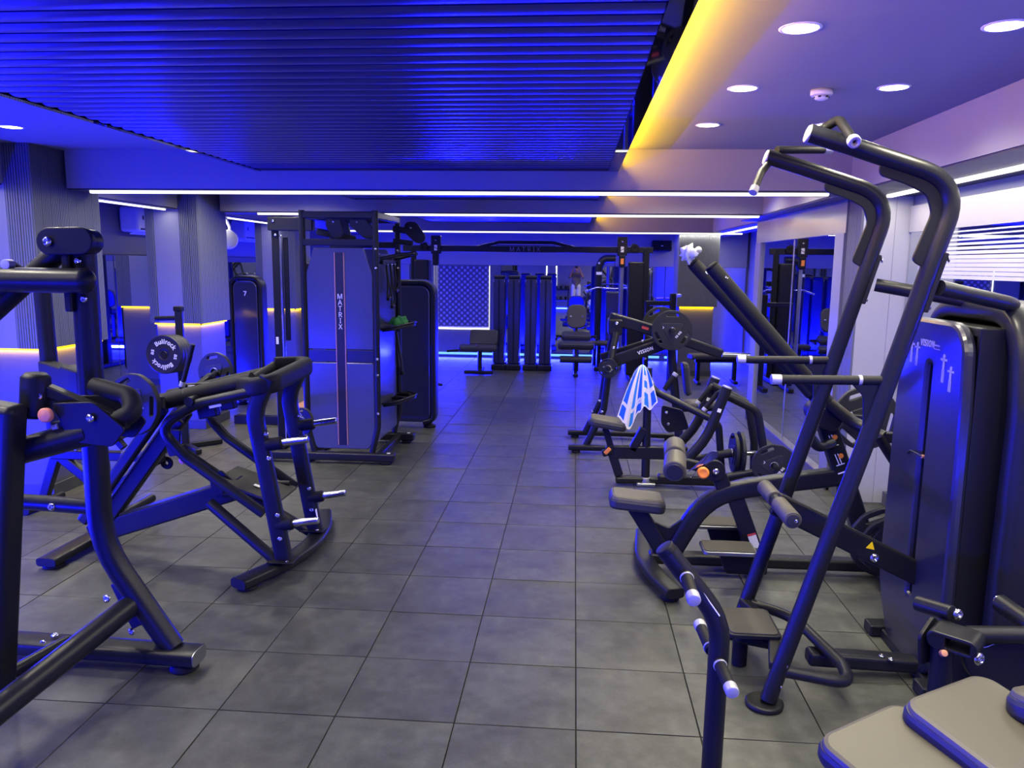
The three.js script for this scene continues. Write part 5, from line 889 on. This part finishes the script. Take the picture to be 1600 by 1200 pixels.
// accessories on the tower
{
  const strapM = mat(0x0e0e12, 0.8);
  const mk = (label, z, len) => { const t = thing('cable_strap', label, 'strap', [-1.76, 1.82, z], 'cable straps on the tower'); part('loop', tube([[-1.765, 1.85, z], [-1.745, 1.7, z + 0.02], [-1.75, 1.85 - len, z + 0.03], [-1.725, 1.85 - len + 0.06, z - 0.02], [-1.75, 1.7, z - 0.03], [-1.765, 1.85, z - 0.005]], 0.009, 0.04, { seg: 8 }), strapM, t); part('handle', tube([[-1.74, 1.86 - len, z - 0.04], [-1.74, 1.85 - len, z + 0.06]], 0.016, 0), M.grip, t); part('carabiner', turned([-1.762, 1.85, z], [0, 0, 1], [[0.012, 0], [0.018, 0], [0.018, 0.005], [0.012, 0.005], [0.012, 0]], 14), M.chrome, t); };
  mk('black cable strap hanging nearest on the tower hooks', -7.3, 0.32); mk('black cable strap hanging farthest on the tower hooks', -7.62, 0.26);
  mk('long black strap hanging in the middle of the tower hooks', -7.46, 0.4);
  const gt = thing('green_cloth', 'crumpled green cloth on the upper tray of the cable tower', 'cloth', [-1.68, 1.28, -7.45]);
  const g = new THREE.SphereGeometry(1, 28, 16); const p = g.attributes.position; for (let i = 0; i < p.count; i++) { const x = p.getX(i), y = p.getY(i), z = p.getZ(i), k = 1 + 0.16 * Math.sin(5 * x + 3 * z) + 0.12 * Math.sin(9 * z - 4 * x) + 0.08 * Math.sin(13 * x + 2); p.setXYZ(i, x * 0.085 * k, Math.max(-0.2, y) * 0.06 * k, z * 0.12 * k); } g.computeVertexNormals(); g.translate(-1.68, 1.294, -7.45); part('fabric', g, mat(0x2f7a3a, 0.9), gt);
  const hm = (label, z, y) => { const t = thing('stirrup_grip', label, 'handle', [-1.7, y, z], 'cable handles on the tower'); part('bar', tube([[-1.75, y, z - 0.06], [-1.6, y + 0.025, z + 0.05]], 0.014, 0), M.grip, t); part('strap', tube([[-1.75, y, z - 0.06], [-1.7, y + 0.04, z + 0.03], [-1.6, y + 0.03, z + 0.05]], 0.006, 0.03, { seg: 8 }), M.cable, t); };
  hm('black cable handle lying nearer on the lower tower tray', -7.36, 0.56); hm('black cable handle lying farther on the lower tower tray', -7.58, 0.56);
  const ft = thing('rope_attachment', 'black rope attachment hanging below the upper tower tray', 'rope', [-1.68, 1.2, -7.45]); part('rope', tube([[-1.7, 1.215, -7.4], [-1.66, 0.95, -7.42], [-1.65, 0.82, -7.43]], 0.014, 0.1), M.cable, ft); part('rope', tube([[-1.7, 1.215, -7.46], [-1.71, 1.0, -7.48], [-1.7, 0.85, -7.5]], 0.014, 0.1), M.cable, ft); part('stopper', cyl([-1.65, 0.83, -7.43], [-1.65, 0.79, -7.43], 0.024), M.rubber, ft); part('stopper', cyl([-1.7, 0.86, -7.5], [-1.7, 0.82, -7.5], 0.024), M.rubber, ft);
}

// ---------------------------------------------------------------- rounded selectorised towers
function ovalTower(label, x, z, w, h, turn, number) {
  const t = thing('selector_tower', label, 'gym machine', [x, 0, z], 'rounded weight towers');
  const pts = [[-w / 2, 0.1], [-w / 2, h], [w / 2, h], [w / 2, 0.1]].map(([a, y]) => [x + a, y, z]);
  part('hoop', sweep(fillet([[x - w / 2 + 0.12, 0.06, z], ...pts.map((q) => [q[0], q[1], q[2]]), [x + w / 2 - 0.12, 0.06, z]], [0.1, 0.14, 0.14, 0.1]), 0.03, 0.1, { sq: 0.3, seg: 20, up: [0, 0, 1] }), M.frame, t);
  part('face_panel', extrude(roundRect(w - 0.07, h - 0.1, 0.11), [x, h / 2 + 0.02, z + 0.07], [1, 0, 0], [0, 1, 0], 0.03, 0.008), M.shroudDark, t); part('rear_panel', extrude(roundRect(w - 0.07, h - 0.1, 0.11), [x, h / 2 + 0.02, z - 0.07], [1, 0, 0], [0, 1, 0], 0.03, 0.008), M.shroudDark, t);
  part('edge_line', sweep(fillet([[x - w / 2 + 0.045, 0.16, z + 0.088], [x - w / 2 + 0.045, h - 0.05, z + 0.088], [x + w / 2 - 0.045, h - 0.05, z + 0.088], [x + w / 2 - 0.045, 0.16, z + 0.088]], 0.1), 0.0025, 0.0025, { seg: 6 }), M.steel, t);
  for (const s of [-1, 1]) part('foot', [turned([x + s * (w / 2 - 0.06), 0, z], [0, 1, 0], [[0, 0], [0.07, 0], [0.07, 0.02], [0.03, 0.04], [0.03, 0.08], [0, 0.08]], 20)], M.rubber, t);
  if (number) part('number', letters(number, 0.06, [x, h - 0.2, z + 0.0865], [1, 0, 0], [0, 1, 0], 0.001), M.letter, t);
  return t;
}
ovalTower('rounded dark blue weight tower right behind the lettered cable tower', -1.88, -8.75, 0.62, 1.655, 0, null);
{ const t = ovalTower('rounded dark weight tower numbered seven behind the middle pillar', -4.2, -9.85, 0.39, 1.66, 0, '7'); }
ovalTower('rounded dark weight tower half hidden behind the far pillar', -3.72, -12.3, 0.42, 1.62, 0, null);

// ---------------------------------------------------------------- cable crossover along the far end
{
  const t = thing('cable_crossover', 'wide cable crossover frame with an arched pull-up bar at the far end', 'gym machine', [-0.8, 0, -13.05]);
  const z = -13.05;
  part('top_beam', bar([-2.86, 2.11, z], [1.26, 2.11, z], 0.08, 0.1, 0.008), M.frame, t); part('maker_name', letters('MATRIX', 0.075, [-0.83, 2.11, z + 0.041], [1, 0, 0], [0, 1, 0], 0.001, fontReg, 0.03), mat(0x6a6a86, 0.5), t);
  part('pull_up_bar', tube([[-1.6, 2.14, z], [-1.25, 2.22, z + 0.06], [-0.36, 2.22, z + 0.06], [-0.02, 2.14, z]], 0.026, 0.12), M.frame, t); part('bar_plate', slab(-1.3, -0.32, 2.165, 2.175, z + 0.02, z + 0.09), M.frame2, t);
  for (const [x, s] of [[-2.6, -1], [1.06, 1]]) {
    part('upright', bar([x + s * 0.09, 0.05, z], [x + s * 0.09, 2.14, z], 0.09, 0.09, 0.01), M.frame, t); part('stack_shroud', extrude(roundRect(0.24, 1.85, 0.03), [x - s * 0.07, 1.0, z], [1, 0, 0], [0, 1, 0], 0.3, 0.02), M.frame2, t); part('base', bar([x, 0.04, z + 0.5], [x, 0.04, z - 0.5], 0.3, 0.07, 0.015), M.frame, t);
    part('pulley_block', box(0.16, 0.3, 0.1, [x - s * 0.3, 2.17, z + 0.03], 0.01), M.frame, t); bolt([x - s * 0.3, 2.24, z + 0.085], [0, 0, 1], 0.016, t); part('pulley_wheel', turned([x - s * 0.1, 2.14, z + 0.05], [0, 0, 1], [[0.01, 0], [0.07, 0], [0.06, 0.012], [0.07, 0.024], [0.01, 0.024], [0.01, 0]], 20), M.rubber, t);
    part('guide_column', bar([x - s * 0.3, 0.15, z + 0.03], [x - s * 0.3, 2.05, z + 0.03], 0.06, 0.07, 0.006), M.steel, t); part('carriage', box(0.1, 0.2, 0.12, [x - s * 0.3, 1.93, z + 0.07], 0.02), M.frame2, t); part('cable', cyl([x - s * 0.33, 2.1, z + 0.09], [x - s * 0.06, 2.25, z + 0.05], 0.005, 0.005, 8), M.cable, t); part('sticker', box(0.05, 0.09, 0.002, [x - s * 0.3, 2.12, z + 0.082], 0), M.label, t);
    if (s > 0) part('warning_label', box(0.05, 0.09, 0.002, [x - s * 0.3, 1.93, z + 0.131], 0), M.orange, t, 'orange warning label');
  }
}
// four narrow weight columns standing together
{
  const mk = (x, label) => { const t = thing('weight_column', label, 'gym machine', [x, 0, -13.9], 'dark weight columns at the far end'); part('shroud', extrude(roundRect(0.21, 1.5, 0.04), [x, 0.86, -13.8], [1, 0, 0], [0, 1, 0], 0.05, 0.015), M.shroudDark, t); part('cap', box(0.21, 0.07, 0.3, [x, 1.64, -13.92], 0.03), M.frame, t); part('rear_shroud', extrude(roundRect(0.21, 1.5, 0.04), [x, 0.86, -14.04], [1, 0, 0], [0, 1, 0], 0.05, 0.015), M.shroudDark, t); part('base', box(0.26, 0.1, 0.42, [x, 0.05, -13.92], 0.02), M.frame, t); part('edge_line', [slab(x - 0.1, x - 0.092, 1.55, 1.6, -13.78, -13.77), slab(x + 0.092, x + 0.1, 1.55, 1.6, -13.78, -13.77)], M.steel, t); part('side_rail', slab(x - 0.012, x + 0.012, 0.12, 1.6, -13.778, -13.768), M.frame2, t); };
  mk(-1.32, 'first dark weight column, next to the window with the patterned blind'); mk(-1.06, 'second dark weight column of four counted from the patterned blind'); mk(-0.76, 'third dark weight column of four counted from the patterned blind'); mk(-0.5, 'last of the four dark weight columns, next to the leg bench');
}
// benches at the far end
{
  const t = thing('roman_bench', 'dark bench with a leaning pad in front of the patterned window', 'bench', [-1.6, 0, -13.3]);
  pad('seat_pad', [-1.62, 0.44, -13.25], [1, 0, 0], [0, 1, 0.1], 0.66, 0.24, 0.09, t, 0.06, M.vinylSide); pad('back_pad', [-1.55, 0.6, -13.45], [1, 0, 0], [0, 0.6, 1], 0.5, 0.3, 0.08, t, 0.06, M.vinylSide); part('column', bar([-1.6, 0.42, -13.3], [-1.6, 0.05, -13.3], 0.07, 0.08, 0.01), M.frame, t); part('foot', bar([-1.85, 0.035, -13.15], [-1.35, 0.035, -13.15], 0.08, 0.06, 0.02), M.frame, t); part('foot', bar([-1.6, 0.035, -13.7], [-1.6, 0.035, -13.1], 0.08, 0.06, 0.02), M.frame, t); bolt([-1.64, 0.5, -13.12], [0, 0, 1], 0.02, t); part('handle', tube([[-1.95, 0.4, -13.2], [-2.15, 0.38, -13.2]], 0.02, 0), M.grip, t);
  const u = thing('leg_bench', 'dark seated bench with a tall headrest below the mirror', 'bench', [0.05, 0, -13.45]);
  pad('back_pad', [0.05, 0.98, -13.62], [0, 1, -0.2], [0, 0.2, 1], 0.42, 0.34, 0.07, u, 0.12); pad('seat_pad', [0.05, 0.66, -13.4], [1, 0, 0], [0, 1, 0.2], 0.5, 0.3, 0.1, u, 0.06, M.vinylSide); pad('thigh_pad', [0.05, 0.52, -13.2], [1, 0, 0], [0, 1, 0.4], 0.62, 0.16, 0.1, u, 0.06, M.vinylSide); part('column', bar([0.05, 0.6, -13.45], [0.05, 0.05, -13.45], 0.08, 0.09, 0.01), M.frame, u); part('foot', bar([0.05, 0.035, -13.9], [0.05, 0.035, -13.0], 0.09, 0.06, 0.02), M.frame, u); part('leg_roller', cyl([-0.22, 0.28, -13.2], [0.32, 0.28, -13.2], 0.06), M.vinylSide, u); part('roller_arm', bar([0.05, 0.5, -13.25], [0.05, 0.28, -13.2], 0.05, 0.05, 0.01), M.frame, u); for (const s of [-1, 1]) bolt([0.05 + s * 0.1, 0.98, -13.58], [0, 0, 1], 0.02, u); for (const s of [-1, 1]) part('armrest', tube([[0.05 + s * 0.3, 0.62, -13.5], [0.05 + s * 0.34, 0.62, -13.2]], 0.022, 0), M.grip, u); part('cross_bar', bar([-0.3, 0.64, -13.52], [0.4, 0.64, -13.52], 0.04, 0.05, 0.01), M.frame, u);
  for (const [s] of [[1]]) part('back_strut', bar([0.05, 0.62, -13.52], [0.05, 0.95, -13.66], 0.05, 0.05, 0.01), M.frame, u);
}
// pulldown head and curl bar near the crossover
{
  const t = thing('pulldown_machine', 'dark pulldown machine with a swan-neck head beside the crossover tower', 'gym machine', [0.55, 0, -14.3]);
  part('neck', tube([[0.72, 1.98, -14.2], [0.5, 1.98, -14.2], [0.42, 1.8, -14.2], [0.42, 0.06, -14.2]], 0.07, 0.13), M.frame, t); part('red_label', box(0.1, 0.05, 0.002, [0.43, 1.72, -14.129], 0), M.label, t); bolt([0.43, 1.9, -14.13], [0, 0, 1], 0.02, t); part('foot', bar([0.42, 0.04, -14.7], [0.42, 0.04, -13.8], 0.1, 0.07, 0.02), M.frame, t); part('stack', box(0.3, 1.3, 0.35, [0.72, 0.75, -14.3], 0.03), M.shroudDark, t); part('cable', cyl([0.7, 1.95, -14.12], [0.7, 1.45, -14.12], 0.005, 0.005, 8), M.cable, t); part('stack_base', slab(0.56, 0.88, 0.0, 0.1, -14.5, -14.1, 0.01), M.frame, t);
  part('lat_bar', tube([[0.2, 1.4, -14.12], [0.4, 1.47, -14.12], [0.7, 1.45, -14.12], [1.0, 1.47, -14.12], [1.15, 1.4, -14.12]], 0.016, 0.08), M.chrome, t); pad('seat_pad', [0.45, 0.5, -13.9], [1, 0, 0], [0, 1, 0], 0.34, 0.3, 0.08, t); part('seat_column', bar([0.45, 0.46, -13.9], [0.45, 0.04, -13.9], 0.07, 0.07, 0.01), M.frame, t);
}
// squat stand before the amber-lit far pillar
{
  const t = thing('squat_stand', 'grey steel stand with a crossbar before the far fluted pillar', 'rack', [1.35, 0, -12.15]);
  part('post', bar([1.5, 0.05, -12.15], [1.5, 1.45, -12.15], 0.08, 0.08, 0.008), M.frame, t); part('crossbar', bar([1.1, 1.3, -12.15], [1.5, 1.3, -12.15], 0.07, 0.07, 0.008), M.frame, t); part('post', bar([1.12, 0.05, -12.15], [1.12, 1.33, -12.15], 0.07, 0.07, 0.008), M.frame, t); part('foot', bar([1.5, 0.04, -12.4], [1.5, 0.04, -11.8], 0.08, 0.06, 0.01), M.frame, t); part('foot', bar([1.12, 0.04, -12.4], [1.12, 0.04, -11.8], 0.08, 0.06, 0.01), M.frame, t); part('hook', bar([1.55, 1.42, -12.15], [1.62, 1.42, -12.11], 0.04, 0.05, 0.008), M.steel, t); part('horn', cyl([1.5, 0.5, -12.11], [1.5, 0.52, -11.85], 0.024), M.chrome, t);
  const b = thing('flat_bench', 'low dark flat bench under the far wall mirror beside the amber pillar', 'bench', [2.3, 0, -12.6]); pad('pad', [2.3, 0.44, -12.7], [1, 0, -0.2], [0, 1, 0], 0.9, 0.28, 0.08, b); part('spine', bar([1.95, 0.37, -12.63], [2.65, 0.37, -12.77], 0.06, 0.06, 0.01), M.frame, b); for (const x of [2.0, 2.6]) { part('leg', bar([x, 0.36, -12.64 - (x - 2) * 0.2], [x, 0.05, -12.64 - (x - 2) * 0.2], 0.06, 0.06, 0.01), M.frame, b); part('foot', bar([x, 0.03, -12.44 - (x - 2) * 0.2], [x, 0.03, -12.84 - (x - 2) * 0.2], 0.06, 0.05, 0.015), M.frame, b); }
}
// small floor machine foot beyond the rounded tower
{
  const t = thing('step_machine', 'small dark machine base on the floor past the rounded blue tower', 'gym machine', [-2.35, 0, -11.7]);
  part('body', box(0.16, 0.3, 0.3, [-2.3, 0.2, -11.7], 0.03), M.frame, t); part('arm', tube([[-2.3, 0.1, -11.55], [-1.95, 0.06, -11.5]], 0.02, 0), M.grip, t); part('label', box(0.06, 0.04, 0.002, [-2.29, 0.28, -11.549], 0), M.label, t); part('base', slab(-2.5, -2.1, 0, 0.05, -11.9, -11.5, 0.01), M.frame, t); part('wheel', turned([-2.45, 0.12, -11.62], [0, 0, 1], [[0.02, 0], [0.11, 0], [0.12, 0.02], [0.11, 0.04], [0.02, 0.04], [0.02, 0]], 22), M.rubber, t);
}
// wall and ceiling fittings
{
  const s = thing('speaker', 'black wall speaker on the bulkhead above the far mirrors', 'speaker', [1.65, 2.24, -15.45]); part('cabinet', box(0.38, 0.21, 0.2, [1.65, 2.24, -15.44], 0.03), M.frame2, s); part('grille', box(0.34, 0.17, 0.01, [1.65, 2.24, -15.337], 0.004), M.rubber, s); part('badge', box(0.04, 0.012, 0.004, [1.65, 2.24, -15.331], 0.001), M.letter, s); part('bracket', box(0.06, 0.06, 0.06, [1.65, 2.26, -15.55], 0.01), M.frame, s);
  const ac = (label, z) => { const t = thing('air_conditioner', label, 'air conditioner', [-5.28, 2.2, z], 'white wall air conditioners'); part('body', box(0.24, 0.3, 0.95, [-5.295, 2.35, z], 0.04), M.plasticWhite, t); part('louvre', box(0.16, 0.012, 0.85, [-5.25, 2.215, z], 0.004, [0, 0, 0.5]), M.plasticWhite, t); part('vent', box(0.02, 0.02, 0.85, [-5.18, 2.235, z], 0.003), M.dark, t); part('display', box(0.004, 0.05, 0.03, [-5.174, 2.37, z + 0.36], 0.001), M.frame2, t); };
  ac('white wall air conditioner between the two nearer pillars', -9.55); ac('white wall air conditioner seen past the middle pillar', -12.6);
  const f = thing('wall_fixture', 'small white round wall fixture seen past the middle pillar', 'wall fixture', [-4.75, 2.1, -9.6]); part('shell', turned([-4.27, 2.13, -9.5], [0.3, -0.1, 1], [[0.11, 0], [0.12, 0.02], [0.11, 0.05], [0.06, 0.07], [0.0, 0.075], [0.0, 0.07], [0.06, 0.062], [0.1, 0.045], [0.11, 0]], 28), M.plasticWhite, f); part('arm', tube([[-4.27, 2.13, -9.5], [-4.3, 2.28, -9.62], [-4.35, 2.4, -9.62]], 0.02, 0.06), M.plasticWhite, f); part('motor', cyl([-4.27, 2.13, -9.5], [-4.31, 2.14, -9.6], 0.05), M.plasticWhite, f);
  strip('window_strip', 'upright pale cyan light strip at the other edge of the patterned blind', 'strips around the patterned blind', [-2.785, 0.6, -15.57], [-2.785, 1.84, -15.57], [0, 0, 1], 0.014, [0.75, 0.95, 1.0], 1.4, 1.2, 0.01);
  strip('wall_strip', 'upright white light strip behind the photographer, nearer the aisle', 'upright strips behind the photographer', [-0.75, 1.0, 1.34], [-0.75, 1.95, 1.34], [0, 0, -1], 0.03, COOL, 1.4, 2, 0.012);
  strip('wall_strip', 'upright white light strip behind the photographer, farther from the aisle', 'upright strips behind the photographer', [-1.15, 1.0, 1.34], [-1.15, 1.95, 1.34], [0, 0, -1], 0.03, COOL, 1.4, 2, 0.012);
}
// cling wrap bunched on the far arm top
{
  const t = thing('plastic_bag', 'crumpled clear plastic wrap on the tip of the far padded arm', 'plastic wrap', [0.71, 1.9, -4.9]);
  const g = new THREE.SphereGeometry(1, 22, 14); const p = g.attributes.position; for (let i = 0; i < p.count; i++) { const x = p.getX(i), y = p.getY(i), z = p.getZ(i), k = 1 + 0.25 * Math.sin(7 * x + 5 * z) + 0.2 * Math.sin(11 * y - 4 * x); p.setXYZ(i, x * 0.045 * k, y * 0.05 * k, z * 0.05 * k); } g.computeVertexNormals(); g.translate(0.685, 1.945, -4.88); part('wrap', g, mat(0xc9cbe0, 0.25, 0, { transmission: 0.45, thickness: 0 }), t);
  const h = new THREE.SphereGeometry(0.022, 16, 12); h.translate(0.745, 1.965, -4.9); part('knot', h, M.capWhite, t);
}
// dumbbell rack behind the photographer (seen in the far mirror)
{
  const t = thing('dumbbell_rack', 'two-tier dumbbell rack behind the photographer seen in the far mirror', 'rack', [-1.4, 0, 0.95]);
  for (const [y, z] of [[0.42, 0.95], [0.85, 1.08]]) part('shelf', box(2.6, 0.03, 0.26, [-1.5, y, z], 0.006, [0.2, 0, 0]), M.frame, t); for (const x of [-2.75, -0.25]) part('side_frame', [bar([x, 0.04, 0.85], [x, 1.0, 1.15], 0.05, 0.06, 0.01), bar([x, 0.03, 0.75], [x, 0.03, 1.25], 0.06, 0.06, 0.01)], M.frame, t);
  const d = thing('dumbbell', 'round black dumbbell on the lower tier of the rack behind the photographer', 'dumbbell', [-2.55, 0.515, 0.95], 'dumbbells on the rack'); part('handle', cyl([-2.55, 0.515, 0.88], [-2.55, 0.515, 1.02], 0.016), M.chrome, d); for (const z of [0.86, 1.04]) part('head', cyl([-2.55, 0.515, z - 0.035], [-2.55, 0.515, z + 0.035], 0.06, 0.06, 16), M.rubber, d);
  for (let k = 1; k < 24; k++) copyThing(d, k >= 12 ? 'round black dumbbell on the upper tier of the rack behind the photographer' : 'round black dumbbell on the lower tier of the rack behind the photographer', [(k % 12) * 0.2, k >= 12 ? 0.43 : 0, k >= 12 ? 0.13 : 0]);
}
// ---------------------------------------------------------------- photographer, seen only in the far mirror
{
  const t = thing('person', 'person in a brown shirt and pale trousers photographing, mirrored on the far wall', 'person', [0.05, 0, 0.42]);
  const field = (bones, lo, hi, n, k = 0.035) => {
    const mc = new MarchingCubes(n, new THREE.MeshBasicMaterial(), false, false, 200000); mc.isolation = 0; const S = Math.max(hi[0] - lo[0], hi[1] - lo[1], hi[2] - lo[2]); const B = bones.map(([a, ra, b, rb]) => [v3(a), ra, v3(b), rb]); const P = V(0, 0, 0), ab = V(0, 0, 0), ap = V(0, 0, 0);
    for (let z = 0; z < n; z++) for (let y = 0; y < n; y++) for (let x = 0; x < n; x++) { P.set(lo[0] + (x - 0.0) / n * S, lo[1] + y / n * S, lo[2] + z / n * S); let d = 1e9; for (const [a, ra, b, rb] of B) { ab.subVectors(b, a); ap.subVectors(P, a); const h = Math.max(0, Math.min(1, ap.dot(ab) / Math.max(1e-9, ab.lengthSq()))); const q = ap.addScaledVector(ab, -h).length() - (ra + (rb - ra) * h); const m = Math.max(0, Math.min(1, 0.5 + 0.5 * (d - q) / k)); d = d * (1 - m) + q * m - k * m * (1 - m); } mc.field[x + y * n + z * n * n] = -d; }
    mc.update(); const c = mc.count, pos = mc.positionArray.slice(0, c * 3), nor = mc.normalArray.slice(0, c * 3); const g = new THREE.BufferGeometry();
    for (let i = 0; i < pos.length; i += 3) { pos[i] = lo[0] + (pos[i] + 1) / 2 * S; pos[i + 1] = lo[1] + (pos[i + 1] + 1) / 2 * S; pos[i + 2] = lo[2] + (pos[i + 2] + 1) / 2 * S; }
    g.setAttribute('position', new THREE.BufferAttribute(pos, 3)); g.setAttribute('normal', new THREE.BufferAttribute(nor, 3)); g.setAttribute('uv', new THREE.BufferAttribute(new Float32Array(c * 2), 2)); return g;
  };
  const cx = 0.06, z = 0.42, skin = mat(0x9a6a4c, 0.6), shirt = mat(0x5a4c44, 0.9), trousers = mat(0xb8b4ae, 0.9), hair = mat(0x16120f, 0.7);
  const legs = (s) => [[[cx + s * 0.09, 0.95, z], 0.1, [cx + s * 0.11, 0.52, z - 0.01], 0.075], [[cx + s * 0.11, 0.52, z - 0.01], 0.072, [cx + s * 0.12, 0.13, z + 0.02], 0.06]];
  part('trousers', field([...legs(-1), ...legs(1), [[cx - 0.07, 1.0, z], 0.12, [cx + 0.07, 1.0, z], 0.12]], [cx - 0.6, 0.02, z - 0.6], [cx + 0.6, 1.2, z + 0.6], 84), trousers, t);
  const arm = (s) => [[[cx + s * 0.2, 1.5, z], 0.065, [cx + s * 0.27, 1.36, z - 0.14], 0.052]];
  part('shirt', field([[[cx, 1.0, z], 0.13, [cx, 1.25, z], 0.13], [[cx - 0.06, 1.25, z], 0.13, [cx + 0.06, 1.25, z], 0.13], [[cx - 0.13, 1.45, z], 0.1, [cx + 0.13, 1.45, z], 0.1], ...arm(-1), ...arm(1)], [cx - 0.45, 0.8, z - 0.45], [cx + 0.45, 1.7, z + 0.45], 80), shirt, t);
  const fore = (s) => [[[cx + s * 0.27, 1.36, z - 0.14], 0.042, [cx + s * 0.13, 1.68, z - 0.31], 0.03]];
  const hand = (s) => { const b = []; const px = cx + s * 0.105, py = 1.74, pz = 0.085; b.push([[cx + s * 0.13, 1.68, z - 0.31], 0.029, [px, py, pz], 0.03]); for (let k = 0; k < 4; k++) { const y = py + 0.045 - k * 0.021, L = [0.03, 0.036, 0.034, 0.024][k]; b.push([[px - s * 0.0, y, pz - 0.01], 0.0095, [px - s * 0.01, y + 0.006, pz - 0.03], 0.009], [[px - s * 0.01, y + 0.006, pz - 0.03], 0.009, [px - s * (0.012 + L), y + 0.008, pz - 0.034], 0.008]); } b.push([[px, py - 0.02, pz + 0.008], 0.012, [px - s * 0.03, py + 0.01, pz + 0.03], 0.01]); return b; };
  const head = [[[cx, 1.68, z - 0.01], 0.082, [cx, 1.76, z + 0.01], 0.092], [[cx, 1.6, z - 0.05], 0.045, [cx, 1.63, z - 0.045], 0.05], [[cx, 1.68, z - 0.095], 0.012, [cx, 1.66, z - 0.105], 0.017], [[cx, 1.5, z], 0.062, [cx, 1.62, z], 0.055], [[cx - 0.09, 1.68, z], 0.014, [cx - 0.095, 1.71, z + 0.01], 0.018], [[cx + 0.09, 1.68, z], 0.014, [cx + 0.095, 1.71, z + 0.01], 0.018]];
  part('body', [field([...head], [cx - 0.2, 1.46, z - 0.2], [cx + 0.2, 1.86, z + 0.2], 90, 0.02), field([...fore(-1), ...fore(1)], [cx - 0.35, 1.25, z - 0.45], [cx + 0.35, 1.95, z + 0.25], 80, 0.02), field(hand(-1), [cx - 0.2, 1.62, -0.02], [cx + 0.0, 1.82, 0.18], 72, 0.006), field(hand(1), [cx + 0.0, 1.62, -0.02], [cx + 0.2, 1.82, 0.18], 72, 0.006)], skin, t);
  part('hair', field([[[cx, 1.78, z + 0.02], 0.093, [cx, 1.79, z + 0.0], 0.093], [[cx, 1.7, z + 0.06], 0.06, [cx, 1.76, z + 0.05], 0.07]], [cx - 0.2, 1.55, z - 0.2], [cx + 0.2, 1.95, z + 0.2], 60, 0.02), hair, t);
  for (const s of [-1, 1]) { part('eye', turned([cx + s * 0.033, 1.705, z - 0.088], [0, 0, -1], [[0, 0], [0.011, 0.0], [0.009, 0.004], [0, 0.006]], 12), mat(0xe8e4e0, 0.3), t); part('shoe', box(0.095, 0.09, 0.27, [cx + s * 0.125, 0.05, z - 0.03], 0.035), M.rubber, t); }
  part('mouth', box(0.045, 0.01, 0.008, [cx, 1.628, z - 0.092], 0.003), mat(0x7a4238, 0.6), t);
  const ph = thing('phone', 'dark phone held up by the photographer in the far mirror', 'phone', [0.06, 1.76, 0.06]); part('body', box(0.15, 0.075, 0.009, [0.06, 1.757, 0.062], 0.004), M.frame2, ph); part('lens', cyl([0.02, 1.777, 0.057], [0.02, 1.777, 0.054], 0.008), M.chrome, ph);
}

scene.traverse((o) => { if (o.isMesh) { o.castShadow = true; o.receiveShadow = true; } });
renderer.render(scene, camera);
